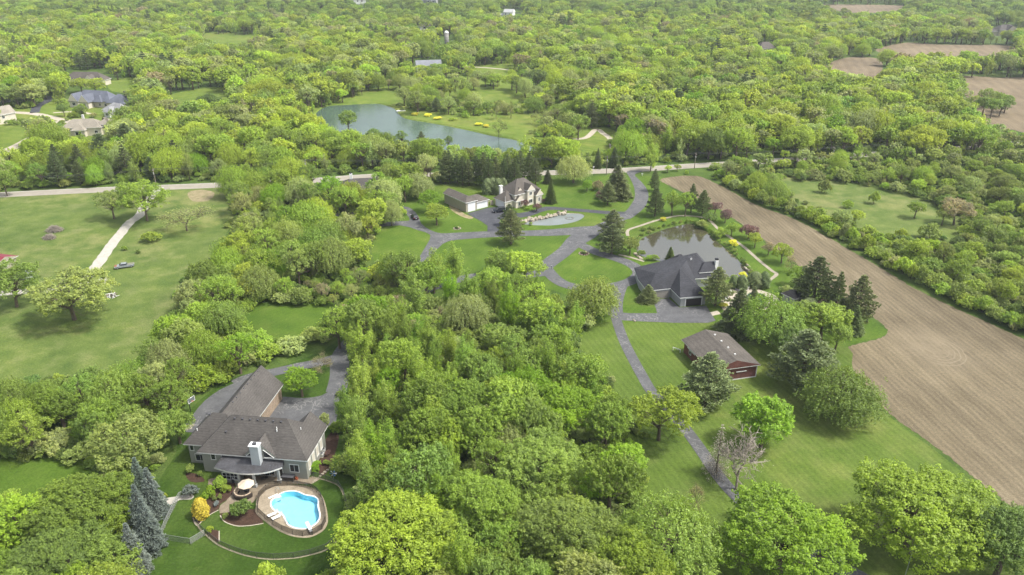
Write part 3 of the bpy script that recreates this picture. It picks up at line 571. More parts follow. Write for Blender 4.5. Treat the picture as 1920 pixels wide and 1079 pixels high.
# small front gable over the entrance and side dormer
m = MB(); g = L2(640, 135, 5.6); g0 = Vector((V[10].x + .2, BKy - 1.0, 0))
hip(m, g.x - 2.6, g.x + 3.2, g.y - 2.0, g.y + 3.2, E2 + .3, 2.6); hip(m, Q_.x - .5, R4.x + 3.2, R4.y + .9, R4.y + 5.6, 4.4, 2.3, axis='u', g1=True)
m.build('dormer_roof', [SH_DARK, WHITE, SID_LGREY], h2)
wallbox(h2, g.x - 2.2, g.x + 2.8, g.y - 1.6, g.y + 2.8, E2 + .2, SID_LGREY)
c2 = L2(1096, 262, 5.4); m = MB(); m.box(c2.x - .45, c2.x + .45, c2.y - .45, c2.y + .45, 3.0, 7.3); o = m.build('chimney', WHITE, h2roof); m = MB(); m.box(c2.x - .4, c2.x + .4, c2.y - .4, c2.y + .4, 7.3, 7.8); m.build('chimney_cap', BLACK, h2roof)
for x, y, z in ((775, 190, 7.6), (787, 186, 7.7)):
    p = L2(x, y, z); m = MB(); m.tube([p, p + Vector((0, 0, .6))], .09, 6); m.build('vent_pipe', WHITE, h2roof)
fy = A_.y + .45; fx0 = A_.x + .45; fx1 = B_.x - .45
m = MB(); m.box(-2.3, 2.3, -.03, .03, 0, 2.3); od = m.build('garage_dark_panel', DDOOR, h2, loc=((fx0 + fx1) / 2 + .1, fy, .05))  # flat panel on the wall, the garage's inner shade put into its colour
m = MB(); m.box(-2.5, -2.3, -.1, 0.03, 0, 2.5); m.box(2.3, 2.5, -.1, .03, 0, 2.5); m.box(-2.3, 2.3, -.1, .03, 2.3, 2.5); m.build('door_frame', WHITE, od)
gx0, gx1 = D_.x + .45, C_.x + .45; garagedoor(h2, (gx0 + gx1) / 2 + .6, D_.y + .53, 4.3, 2.3, FR, DOORT, 4, SID_LGREY)
for t_ in (.30, .42, .54):
    window(h2, fx0, fy + (C_.y - A_.y) * t_ + .3, 1.9, .5, 1.0, LF, fm=WHITE)

# --- red brick barn
h3 = thing('red_barn', 'long dark red brick barn with grey roof on the striped lawn', 'barn', (57.0, 155.8, 0), R(14))
wallbox(h3, -11.2, 0, 0, 14.8, 3.4, BRICK); m = MB()
hip(m, -11.9, .7, -.45, 15.3, 3.45, 2.0, axis='v', g0=True, g1=True, th=.18); r3 = m.build('roof', [SH_BROWN, TRIM, BRICK], h3)
for i in range(4):
    m = MB(); m.box(-.2, .2, -.16, .16, 0, .25); m.build('roof_vent', TRIM, r3, loc=(-4.5, 2.6 + i * 3.3, 5.15))
m = MB(); m.box(-.03, .16, -.08, .1, 0, 3.4); m.build('corner_trim', WHITE, h3)
m = MB(); m.box(-9.4, .02, -.1, -.02, 0.0, .25); m.build('plinth', TRIM, h3)
m = MB(); m.box(-5.2, -2.6, -.2, -.05, 2.05, 2.2); m.build('door_rail', WHITE, h3); m = MB(); m.box(-5.0, -1.9, -.04, .02, .1, 2.0); m.build('sliding_door', BRICK, h3)
m = MB(); m.box(-11.3, -11.2, 9, 13, 2.3, 2.45); m.build('door_rail', WHITE, h3)
window(h3, -11.2, 11.5, 1.7, 1.0, 1.0, LF)
p = G(1268.5, 659.5); bp = thing('white_rail', 'white horizontal rail standing on the lawn left of the red barn', 'rail', p, R(-38))
m = MB(); m.box(-1.1, 1.1, -.05, .05, .75, .9); m.build('bar', WHITE, bp)
for s in (-.95, .95): m = MB(); m.box(s - .05, s + .05, -.05, .05, 0, .75); m.build('post', WHITE, bp)

# --- khaki garage block and tan gabled house in the middle
h4 = thing('khaki_garage', 'long khaki garage with white overhead doors beside the tan gabled house', 'garage', (-17.0, 272.0, 0), R(38))
wallbox(h4, 0, 4.8, 0, 14.5, 3.9, SID_TAN); wallbox(h4, 4.8, 10.6, .5, 7.5, 2.9, SID_TAN)
roofpart(h4, [((-.4, 5.2, -.4, 14.9, 3.95, 1.5), dict(axis='v', g0=False, g1=True)), ((3.5, 11.1, .1, 7.9, 2.95, 1.7), dict(axis='u', g0=True))], [SH_BROWN, WHITE, SID_TAN])
garagedoor(h4, 2.5, 0, 3.1, 3.4, FR, DOORW, 6); garagedoor(h4, 7.7, .5, 4.7, 2.3, FR, DOORW, 4)
h5 = thing('tan_gabled_house', 'tan two-storey house with white-trimmed gables beside the fountain pond', 'house', (1.3, 277.3, 0), R(38))
wallbox(h5, 0, 12, .3, 9, 5.0, SID_CREAM); wallbox(h5, -4, .0, 1.2, 7.6, 2.9, SID_CREAM); wallbox(h5, -.2, 3.0, -.5, .3, 2.7, SID_CREAM); wallbox(h5, 5.2, 8.2, -.8, .3, 6.0, SID_CREAM); wallbox(h5, 8.8, 11.8, -1.6, .3, 3.6, SID_CREAM)
r5 = roofpart(h5, [((-.5, 12.5, -.1, 9.5, 5.05, 4.4), {}), ((-4.5, 3, .8, 8.0, 2.95, 2.9), {}), ((-.5, 3.4, -.85, 4, 2.75, 1.9), dict(axis='v', g0=True, g1=True)), ((4.8, 8.6, -1.15, 6, 6.05, 2.1), dict(axis='v', g0=True, g1=True)), ((8.4, 12.2, -1.95, 5, 3.65, 2.1), dict(axis='v', g0=True, g1=True)), ((1.7, 4.1, .9, 5, 5.7, 1.4), dict(axis='v', g0=True, g1=True))], [SH_BROWN, WHITE, SID_CREAM])
wallbox(h5, 2.0, 3.8, 1.2, 3, 5.7, SID_CREAM)
m = MB(); m.box(-2.6, -1.5, 5.9, 6.8, 2.0, 7.4); m.build('chimney', SID_WHITE, r5); m = MB(); m.box(-2.75, -1.35, 5.75, 6.95, 7.4, 7.6); m.build('chimney_cap', TRIM, r5)
garagedoor(h5, -4, 4.3, 4.8, 2.3, LF, DOORW, 4)
for a in ((1.4, -.5, 1.5, .9, 1.3), (6.7, -.8, 4.6, 1.3, 1.3), (10.3, -1.6, 1.8, .9, 1.6), (2.9, 1.2, 6.0, 1.0, .9), (6.7, -.8, 1.6, 1.6, 1.5), (4.3, .3, 1.7, 1.0, 1.4), (9.3, .3, 4.2, .8, 1.0)):
    window(h5, a[0], a[1], a[2], a[3], a[4], FR, 2, 1, fm=WHITE)
m = MB(); m.box(-5.6, -4.2, 8.2, 8.4, 0, 1.9); m.box(-8.4, -6.8, 8.2, 8.4, 0, 1.9); m.box(-6.8, -5.6, 8.2, 8.4, 1.65, 1.9); gt = m.build('gateway_wall', CONC); gt.location = (1.3, 277.3, 0); gt.rotation_euler = (0, 0, R(38)); tag(gt, 'pale walled gateway between the khaki garage and the tan house', 'gateway')
# --- house half hidden in trees left of the khaki garage
p = G(680, 362); h6 = thing('hidden_house', 'low house with grey roof and white chimney hidden by trees near the road', 'house', p, R(8))
wallbox(h6, -9, 8, -4, 5, 2.9, SID_CREAM); r6 = roofpart(h6, [((-9.6, 8.6, -4.6, 5.6, 2.95, 3.0), {})], [SH_TAUPE, TRIM, SID_CREAM])
m = MB(); m.box(-4.6, -3.5, .2, 1.1, 4, 7.8); m.build('chimney', WHITE, r6); m = MB(); m.box(-4.3, -3.8, .4, .9, 7.8, 8.2); m.build('chimney_flue', DGREY, r6)
for u in (-6, -2, 4): window(h6, u, -4, 1.6, 1.4, 1.2, FR, 2, 1, fm=WHITE)
# --- pool shed by the right pool
p = G(1488, 566); h7 = thing('pool_shed', 'small shed with dark panelled roof beside the right-hand pool patio', 'shed', p, R(30))
wallbox(h7, -2.4, 2.4, -2, 2, 2.4, SID_LGREY); r7 = roofpart(h7, [((-2.9, 2.9, -2.5, 2.5, 2.45, 1.5), {})], [SH_TAUPE, TRIM, SID_LGREY])
m = MB()
for i in range(3): m.add([(-1.55 + i * 1.05, -2.3, 2.62), (-.6 + i * 1.05, -2.3, 2.62), (-.6 + i * 1.05 + (0 if i < 2 else -.5), -.6, 3.64), (-1.55 + i * 1.05 + (.5 if i == 0 else 0), -.6, 3.64)], [(0, 1, 2, 3)])
m.build('roof_panel', BLACK, r7); window(h7, 0, -2, 1.3, 1.2, 1.0, FR, 2, 1)
# --- houses of the far left street
def simplehouse(name, label, px, py, rot, blocks, walls, mats, wins=(), chim=None, cat='house'):
    p = G(px, py); h = thing(name, label, cat, p, rot)
    for b in walls: wallbox(h, *b, mats[2])
    r = roofpart(h, blocks, mats)
    for x, y, z, w_, hh, fc in wins: window(h, x, y, z, w_, hh, fc, 2, 1, fm=WHITE)
    if chim: m = MB(); m.box(chim[0] - .5, chim[0] + .5, chim[1] - .5, chim[1] + .5, chim[2], chim[3]); m.build('chimney', mats[1], r)
    return h
simplehouse('slate_roof_house', 'large house with blue-grey roof and dark-trimmed gables on the far street', 168, 200, R(-14),
    [((-11, 16, -1, 10, 3.6, 5.2), {}), ((-10, -3, -5, 6, 3.6, 4.4), dict(axis='v', g0=True)), ((-2, 5, -6, 6, 3.6, 4.2), dict(axis='v', g0=True)), ((14, 27, -3, 8, 3.4, 4.4), {}), ((4, 11, -2.5, 6, 3.5, 3.2), dict(axis='v'))],
    [(-10.5, 15.5, -.5, 9.5, 3.6), (-9.5, -3.5, -4.5, 0, 3.6), (-1.5, 4.5, -5.5, 0, 3.6), (14.4, 26.5, -2.5, 7.5, 3.4)], [SH_SLATE, DGREY, SID_CREAM],
    [(-6.5, -4.5, 2, 2.2, 1.8, FR), (1.5, -5.5, 2, 2.2, 1.8, FR), (8, -.5, 1.6, 1.6, 1.6, FR), (12, -.5, 1.6, 1.6, 1.6, FR), (19, -2.5, 1.6, 2.2, 1.6, FR)], (24, 3, 5, 9.5))
simplehouse('grey_hip_house', 'pale grey hip-roofed wing standing right below the blue-grey roofed house', 224, 216, R(-30), [((-8, 8, -5, 5, 3.2, 3.6), {}), ((-3, 3, -8, 1, 3.1, 2.4), dict(axis='v'))], [(-7.4, 7.4, -4.4, 4.4, 3.2), (-2.5, 2.5, -7.4, -4.4, 3.1)], [shingle('grey_shingles', (0.20, 0.20, 0.20), (0.30, 0.30, 0.30)), WHITE, SID_WHITE], [(-5, -4.4, 1.7, 1.6, 1.4, FR), (0, -7.4, 1.6, 2, 1.6, FR), (5, -4.4, 1.7, 1.6, 1.4, FR)])
simplehouse('tan_roof_house', 'house with weathered tan hip roof and chimney among the left trees', 168, 252, R(6), [((-12, 8, -4, 6, 4.2, 3.6), {}), ((4, 12, -2, 8, 5.2, 2.6), {}), ((-6, 1, -7, 3, 3.6, 2.6), dict(axis='v'))], [(-11.5, 7.5, -3.5, 5.5, 4.2), (4.5, 11.5, -1.5, 7.5, 5.2), (-5.5, .5, -6.5, -3, 3.6)], [SH_TAN, TRIM, SID_CREAM], [(-2.5, -6.5, 1.8, 3, 2, FR), (9, -1.5, 3.8, 1.6, 1.4, FR), (9, -1.5, 1.4, 1.6, 1.4, FR), (-9, -3.5, 2, 1.6, 1.4, FR), (5, -3.5, 2, 1.6, 1.4, FR)], (-3, 4, 6, 9.2))
simplehouse('brown_gable_house', 'house with wide brown gabled roof and white garage peeping behind the far street trees', 163, 160, R(-4), [((-14, 14, -4, 7, 3.6, 5), {}), ((-22, -13, -6, 0, 3, .9), {}), ((2, 10, -7, 3, 3.6, 4), dict(axis='v', g0=True))], [(-13.5, 13.5, -3.5, 6.5, 3.6), (-21.5, -13.6, -5.5, -.5, 3), (2.5, 9.5, -6.5, -3, 3.6)], [SH_BROWN, WHITE, SID_CREAM], [(6, -6.5, 2, 2.5, 2, FR), (-6, -3.5, 2, 2, 1.6, FR), (-18, -5.5, 1.5, 3, 2, FR)])
simplehouse('cream_house', 'cream house cut by the left edge of the picture beside the far street', -6, 232, R(60), [((-9, 9, -5, 5, 5.0, 3.6), dict(g0=True, g1=True))], [(-8.5, 8.5, -4.5, 4.5, 5.0)], [SH_TAN, WHITE, SID_CREAM], [(-4, -4.5, 3.5, 1.4, 1.4, FR), (2, -4.5, 3.5, 1.4, 1.4, FR), (8.5, 0, 3.2, 1.4, 1.4, RT)])
# --- far things
simplehouse('grey_metal_barn', 'barn with white gable and long grey roof in the trees above the lake', 800, 134, R(12), [((-8, 11, -5, 5, 4.5, 3.6), dict(g0=True, g1=True))], [(-7.6, 10.6, -4.6, 4.6, 4.5)], [shingle('grey_sheet_roof', (0.17, 0.18, 0.20), (0.23, 0.24, 0.26)), WHITE, SID_WHITE], [(-7.6, 0, 3.0, 2.2, 2.2, LF), (0, -4.6, 2.5, 1.6, 1.4, FR)], cat='barn')
simplehouse('white_far_house', 'small white house standing alone in the distant woods above the silo', 955, 37, R(-20), [((-6, 6, -5, 5, 8.5, 3.2), dict(g0=True, g1=True)), ((-12, -5, -4, 4, 5, 2.4), {})], [(-5.6, 5.6, -4.6, 4.6, 8.5), (-11.6, -5.6, -3.6, 3.6, 5)], [shingle('pale_grey_shingles', (0.3, 0.3, 0.3), (0.4, 0.4, 0.4)), WHITE, SID_WHITE], [(-3, -4.6, 6.5, 1.6, 1.6, FR), (2, -4.6, 6.5, 1.6, 1.6, FR), (-3, -4.6, 3.5, 1.6, 1.6, FR), (2, -4.6, 3.5, 1.6, 1.6, FR)])
simplehouse('dark_roof_far_house', 'distant house with brown hip roof above the far right fields', 1884, 66, R(8), [((-12, 10, -6, 6, 5.5, 4.5), {}), ((-5, 4, -9, 3, 5.5, 4.2), dict(axis='v', g0=True)), ((-24, -11, -5, 5, 4.2, 3), {})], [(-11.5, 9.5, -5.5, 5.5, 5.5), (-4.5, 3.5, -8.5, -5, 5.5), (-23.5, -11.6, -4.5, 4.5, 4.2)], [SH_TAUPE, TRIM, SID_TAN], [(-.5, -8.5, 4, 2, 2, FR), (6, -5.5, 3.8, 1.6, 1.6, FR), (-8, -5.5, 3.8, 1.6, 1.6, FR)])
simplehouse('taupe_far_house', 'distant house roof glimpsed left of the silo among dark trees', 800, 60, R(15), [((-8, 8, -5, 5, 6, 4), {})], [(-7.5, 7.5, -4.5, 4.5, 6)], [SH_BROWN, WHITE, SID_WHITE], [(3, -4.5, 4.5, 2, 2, FR), (-3, -4.5, 4.5, 2, 2, FR)])
simplehouse('grey_far_house', 'grey gabled house at the top edge of the distant woods', 806, 9, R(-10), [((-11, 11, -6, 6, 6, 5.5), {}), ((-4, 5, -9, 3, 6, 5), dict(axis='v', g0=True))], [(-10.5, 10.5, -5.5, 5.5, 6), (-3.5, 4.5, -8.5, -5, 6)], [SH_SLATE, WHITE, SID_LGREY], [(.5, -8.5, 5, 2.4, 2.4, FR), (7, -5.5, 4.5, 2, 2, FR)])
simplehouse('pale_far_house', 'pale house at the upper left top edge of the woods', 675, 8, R(10), [((-9, 9, -5, 5, 6, 4.5), dict(g0=True, g1=True))], [(-8.5, 8.5, -4.5, 4.5, 6)], [shingle('light_grey_shingles', (0.28, 0.28, 0.29), (0.36, 0.36, 0.37)), WHITE, SID_WHITE], [(3, -4.5, 4.5, 2, 2, FR), (-3, -4.5, 4.5, 2, 2, FR)])
simplehouse('brown_roof_woods_house', 'house with brown roof tucked into the right-hand woods above the road', 1432, 103, R(20), [((-8, 8, -5, 5, 6, 4.5), {})], [(-7.5, 7.5, -4.5, 4.5, 6)], [SH_BROWN, TRIM, SID_TAN], [(3, -4.5, 4.5, 2, 2, FR)])
p = G(838, 92); t_ = thing('silo', 'grey concrete silo with pale domed top rising from the woods above the lake', 'silo', p)
m = MB(); m.lathe([(1.95, 0), (1.95, 13.2)], 20); m.build('shaft', plain('silo_concrete', (0.22, 0.21, 0.19), .8), t_, True)
m = MB(); m.lathe([(2.0, 13.2), (1.9, 13.9), (1.55, 14.6), (.9, 15.1), (.12, 15.3)], 20); m.build('dome', WHITE, t_, True)
for i in range(8): m = MB(); m.lathe([(1.97, 0), (2.0, .1), (1.97, .2)], 20); m.build('hoop', STEEL, t_, loc=(0, 0, 1 + i * 1.35))
# --- red roofed barn at the left edge
h8 = thing('red_roof_barn', 'red metal-roofed barn at the left edge of the meadow', 'barn', G(-30, 500), R(-14))
wallbox(h8, -9, 8.6, -4, 4, 2.6, SID_TAN); roofpart(h8, [((-9.4, 9.2, -4.7, 4.7, 2.65, 1.5), dict(g0=True, g1=True, th=.15))], [REDM, TRIM, SID_TAN]); window(h8, 8.6, 0, 1.4, 1.4, 1.2, RT, 2, 1)
h9 = thing('grey_lean_to', 'small grey lean-to shed behind the dark tree at the left edge', 'shed', G(48, 522), R(-18)); wallbox(h9, -1.6, 1.6, -1.2, 1.2, 1.9, SID_LGREY); roofpart(h9, [((-1.9, 1.9, -1.5, 1.5, 1.95, .5), dict(g0=True, g1=True, th=.1))], [OLDG, TRIM, SID_LGREY])
# ------------------------------------------------------------------ trees and shrubs
def leafmat(name, transl=0.45, rough=0.55, sat=1.0):
    m = bpy.data.materials.new(name); m.use_nodes = True; t = m.node_tree; b = t.nodes['Principled BSDF']; out = [n for n in t.nodes if n.type == 'OUTPUT_MATERIAL'][0]
    at = t.nodes.new('ShaderNodeAttribute'); at.attribute_type = 'INSTANCER'; at.attribute_name = 'tint'
    lv = t.nodes.new('ShaderNodeAttribute'); lv.attribute_type = 'GEOMETRY'; lv.attribute_name = 'lv'
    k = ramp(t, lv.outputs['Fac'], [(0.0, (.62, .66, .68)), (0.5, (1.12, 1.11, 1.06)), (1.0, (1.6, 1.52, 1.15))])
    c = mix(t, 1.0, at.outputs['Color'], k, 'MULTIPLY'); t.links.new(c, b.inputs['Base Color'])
    b.inputs['Roughness'].default_value = rough; b.inputs['Specular IOR Level'].default_value = 0.22
    tr = t.nodes.new('ShaderNodeBsdfTranslucent'); t.links.new(mix(t, 1.0, c, (1.9 * transl, 1.8 * transl, 1.0 * transl), 'MULTIPLY'), tr.inputs[0])
    ms = t.nodes.new('ShaderNodeAddShader')
    t.links.new(b.outputs[0], ms.inputs[0]); t.links.new(tr.outputs[0], ms.inputs[1]); t.links.new(ms.outputs[0], out.inputs[0])
    return m
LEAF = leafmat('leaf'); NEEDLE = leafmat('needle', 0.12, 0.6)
def quadmesh(name, V4, lv, mat, extra=None):
    """V4 (n,4,3) leaf quads; extra: (MB, material) joined behind them"""
    n = len(V4); V = V4.reshape(-1, 3); nv = n * 4
    fs = np.arange(nv, dtype=np.int32); starts = np.arange(n, dtype=np.int32) * 4
    mi = np.zeros(n, np.int32); lvv = lv.astype(np.float32)
    if extra is not None:
        ev = np.array(extra[0].v, float).reshape(-1, 3); loops = []; st = []; c = nv
        for f in extra[0].f: st.append(c); loops += [i + nv for i in f]; c += len(f)
        V = np.vstack([V, ev]); fs = np.concatenate([fs, np.array(loops, np.int32)]); starts = np.concatenate([starts, np.array(st, np.int32)])
        mi = np.concatenate([mi, np.ones(len(st), np.int32)]); lvv = np.concatenate([lvv, np.zeros(len(st), np.float32)])
    me = bpy.data.meshes.new(name); me.vertices.add(len(V)); me.vertices.foreach_set('co', V.astype(np.float32).ravel())
    me.loops.add(len(fs)); me.loops.foreach_set('vertex_index', fs); me.polygons.add(len(starts)); me.polygons.foreach_set('loop_start', starts)
    me.materials.append(mat)
    if extra is not None: me.materials.append(extra[1]); me.polygons.foreach_set('material_index', mi)
    a = me.attributes.new('lv', 'FLOAT', 'FACE'); a.data.foreach_set('value', lvv)
    me.update(calc_edges=True); me.validate(); return me
def unit(v): return v / np.maximum(np.linalg.norm(v, axis=-1, keepdims=True), 1e-9)
def leafquads(rng, P, Nn, size, asp=.62, T=None):
    n = len(P); t = unit(np.cross(Nn, rng.normal(size=(n, 3)))) if T is None else T
    b = unit(np.cross(Nn, t)); s = (size * rng.uniform(.6, 1.35, n))[:, None]
    return np.stack([P + t * s * .5, P + b * s * asp * .5, P - t * s * .5, P - b * s * asp * .5], 1)
def clumpleaves(rng, C, Rr, k, size, center, up=.35, asp=.62, ragged=.0):
    n = len(C); d = unit(rng.normal(size=(n, k, 3))); d[..., 2] = np.where(d[..., 2] < -.3, -d[..., 2] * .6, d[..., 2]); d = unit(d)
    r = rng.uniform(0, 1, (n, k, 1)) ** .45
    P = C[:, None] + d * r * Rr[:, None]
    out = unit(C - center)[:, None]
    Nn = unit(.75 * d + .45 * out + np.array([0, 0, up]) + .42 * rng.normal(size=(n, k, 3)))
    P = P + ragged * rng.normal(size=P.shape)
    lv = .5 + .13 * rng.normal(size=(n, 1)) + .16 * rng.normal(size=(n, k)) + .0 * r[..., 0]
    return leafquads(rng, P.reshape(-1, 3), Nn.reshape(-1, 3), size, asp), np.clip(lv, 0, 1).reshape(-1)
def envelope(rng, n, a, c, zc, rmin=.45, amp=.2, bottom=-.55, sep=None, power=2.2):
    lob = unit(rng.normal(size=(9, 3))); la = rng.uniform(.3, 1, 9) * amp
    out = []; sep = sep or 1.15 * (4 * math.pi * a * a / n) ** .5 * .62; tries = 0
    while len(out) < n and tries < n * 40:
        tries += 1; d = rng.normal(size=3); d /= np.linalg.norm(d)
        if d[2] < bottom: continue
        sc_ = 1 - amp * .5 + (la * np.maximum(0, lob @ d) ** 3).sum()
        r = (rmin ** power + (1 - rmin ** power) * rng.uniform()) ** (1 / power)
        p = np.array([d[0] * a, d[1] * a, d[2] * c]) * r * sc_ + np.array([0, 0, zc])
        s_ = sep * (1 - .35 * tries / (n * 40))
        if out and np.min(np.sum((np.array(out) - p) ** 2, 1)) < s_ * s_: continue
        out.append(p)
    return np.array(out)
def limbs(rng, C, h, r0, frac=.55, n=6, zlow=.22, lean=.06):
    m = MB(); top = Vector((rng.normal() * lean * h, rng.normal() * lean * h, h * .78))
    tp = [Vector((0, 0, -.3)), Vector((top.x * .15, top.y * .15, h * .18)), Vector((top.x * .5, top.y * .5, h * .45)), top]
    m.tube(tp, [r0 * 1.25, r0, r0 * .62, r0 * .18], 7)
    idx = rng.permutation(len(C))[:int(len(C) * frac)]
    for i in idx:
        e = Vector(C[i]); f = min(.75, max(zlow, (e.z / h) * rng.uniform(.45, .7)))
        s = tp[1].lerp(tp[2], (f - .18) / .27) if f < .45 else tp[2].lerp(tp[3], (f - .45) / .33)
        s = Vector((s.x, s.y, f * h)) if f >= .18 else s
        mid = s.lerp(e, .55) + Vector((0, 0, -.06 * (e - s).length)) + Vector(rng.normal(size=3)) * .05 * h
        rr = r0 * rng.uniform(.16, .36); m.tube([s, mid, e], [rr, rr * .55, rr * .15], 4, cap=False)
    return m
PR = {}
def reg(name, V4, lv, mat, trunk, bark, h, w_):
    PR[name] = dict(crown=quadmesh('crown', V4, lv, mat), trunk=trunk.mesh('trunk', bark), joined=quadmesh(name, V4, lv, mat, (trunk, bark)) if name.rstrip('0123456789') in ('round', 'airy', 'poplar', 'willow', 'pine', 'shrub', 'round_lo', 'airy_lo', 'poplar_lo', 'pine_lo', 'shrub_lo') else None, h=h, w=w_)
def lobed(rng, a, c, zc, nl, n, bottom=-.45, spread=1.0, lr=(.36, .56)):
    """tuft roots and directions over a crown made of uneven lobes"""
    cs = []; rs = []; ls = []
    for i in range(nl):
        for _ in range(30):
            d = rng.normal(size=3); d /= np.linalg.norm(d)
            if d[2] < bottom: continue
            f = rng.uniform(.42, .70) * spread; p = np.array([d[0] * a, d[1] * a, d[2] * c]) * f
            if not cs or np.min(np.linalg.norm(np.array(cs) - p, axis=1)) > .42 * a * (6 / nl) ** .33: break
        cs.append(p); rs.append(min(a, c * 1.15) * rng.uniform(*lr)); ls.append(rng.normal() * .11)
    cs.append(np.array([rng.normal() * .1 * a, rng.normal() * .1 * a, c * .5])); rs.append(min(a, c) * .48); ls.append(.04)
    cs = np.array(cs); rs = np.array(rs); P = []; D = []; Lv = []; wts = rs ** 2 / (rs ** 2).sum(); tries = 0; tot = 0
    while len(P) < n and tries < 30:
        tries += 1
        for j in range(len(cs)):
            m_ = max(2, int(n * wts[j] * .4)); d = unit(rng.normal(size=(m_, 3))); d[:, 2] = np.where(d[:, 2] < -.45, -d[:, 2], d[:, 2])
            p = cs[j] + d * rs[j] * np.array([1, 1, .85]) * rng.uniform(.7, 1.02, (m_, 1))
            dist = np.linalg.norm(p[:, None] - cs[None], axis=2) / rs[None]; dist[:, j] = 9; ok = dist.min(1) > .72
            for q, dd in zip(p[ok], d[ok]): P.append(q + [0, 0, zc]); D.append(dd); Lv.append(ls[j])
    idx = rng.permutation(len(P))[:n]; return np.array(P)[idx], np.array(D)[idx], np.array(Lv)[idx], cs + np.array([0, 0, zc])
def tufts(rng, P, D, Lv, k, size, L, w_, up=.55, asp=.6, droop=0.):
    n = len(P); o = unit(D * .75 + np.array([0, 0, up]) + rng.normal(size=(n, 3)) * .3); Ls = L * rng.uniform(.6, 1.35, (n, 1, 1))
    t = rng.uniform(0, 1, (n, k, 1)); perp = rng.normal(size=(n, k, 3)); perp = perp - (perp * o[:, None]).sum(-1, keepdims=True) * o[:, None]
    X_ = P[:, None] + o[:, None] * (t - .35) * Ls + perp * w_ * .62 * (1.05 - .75 * t) * rng.uniform(.7, 1.3, (n, 1, 1))
    Nn = unit(.8 * unit(perp) + .45 * o[:, None] + np.array([0, 0, .4]) + .4 * rng.normal(size=(n, k, 3)))
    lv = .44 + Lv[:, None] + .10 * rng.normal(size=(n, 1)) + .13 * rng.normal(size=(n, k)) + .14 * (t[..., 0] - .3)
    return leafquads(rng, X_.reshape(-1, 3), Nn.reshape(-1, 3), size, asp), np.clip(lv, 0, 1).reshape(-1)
def p_round(name, seed, a, c, zc, n, k, size, nl=10, bottom=-.5, r0=.28, bark=None, frac=.5, L=.95, w_=.45, spread=1., lr=(.36, .56), up=.55):
    rng = np.random.default_rng(seed); P, D, Lv, cs = lobed(rng, a * .92, c * .95, zc, nl, n, bottom, spread, lr)
    V4, lv = tufts(rng, P, D, Lv, k, size, L, w_, up)
    tips = np.vstack([cs, P[::max(1, len(P) // 40)]]); h = float(P[:, 2].max() + .3); w0 = float(2 * np.percentile(np.linalg.norm(P[:, :2], axis=1), 96) + .6)
    reg(name, V4, lv, LEAF, limbs(rng, tips, h, r0, frac), bark or BARK, h, w0)
for i in range(4): p_round('round%d' % i, 10 + i, 4.6, 4.0, 6.0, 270, 48, .265, nl=9 + i)
for i in range(3): p_round('round_lo%d' % i, 20 + i, 4.6, 4.0, 6.0, 150, 17, .58, nl=8 + i, r0=.3, frac=.2)
p_round('round_lo3', 27, 4.6, 4.2, 6.0, 150, 17, .56, nl=14, r0=.3, frac=.3, spread=1.25, lr=(.22, .36)); p_round('round_lo4', 28, 4.2, 5.0, 6.4, 150, 17, .56, nl=7, r0=.3, frac=.3, spread=1.1, lr=(.3, .6)); p_round('airy_lo0', 29, 4.8, 4.4, 6.4, 110, 15, .5, nl=12, r0=.26, frac=.8, spread=1.3, lr=(.2, .34))
for i in range(3): p_round('maple%d' % i, 30 + i, 8.5, 6.8, 8.2, 820, 58, .285, nl=20 + 3 * i, r0=.45, L=1.25, w_=.6, lr=(.24, .42), frac=.7)
for i in range(2): p_round('airy%d' % i, 40 + i, 4.8, 4.2, 6.3, 190, 40, .25, nl=11, r0=.26, frac=.95, spread=1.18, lr=(.26, .42))
for i in range(2): p_round('openoak%d' % i, 46 + i, 7.0, 5.6, 7.6, 400, 44, .29, nl=20, r0=.27, frac=.95, L=1.1, w_=.5, spread=1.2, lr=(.2, .34))
for i in range(3): p_round('shrub%d' % i, 50 + i, 3.0, 2.3, 1.9, 190, 32, .27, nl=8, bottom=-.7, r0=.09, frac=.4, L=.8, w_=.36)
for i in range(2): p_round('shrub_lo%d' % i, 55 + i, 3.0, 2.3, 1.9, 90, 16, .48, nl=7, bottom=-.7, r0=.09, frac=.2, L=.8, w_=.4)
p_round('bush0', 60, 1.2, 1.0, .85, 260, 24, .12, nl=5, bottom=-.7, r0=.05, frac=.3, L=.22, w_=.13, lr=(.5, .62))
p_round('bush1', 61, 1.2, 1.0, .85, 150, 26, .16, nl=7, bottom=-.7, r0=.05, frac=.3, L=.42, w_=.16)
p_round('upright0', 62, 3.4, 4.6, 6.0, 300, 48, .26, nl=11, bottom=-.85, r0=.2, frac=.4, up=.8); p_round('upright1', 63, 3.4, 4.6, 6.0, 300, 48, .26, nl=13, bottom=-.85, r0=.2, frac=.4, up=.8)
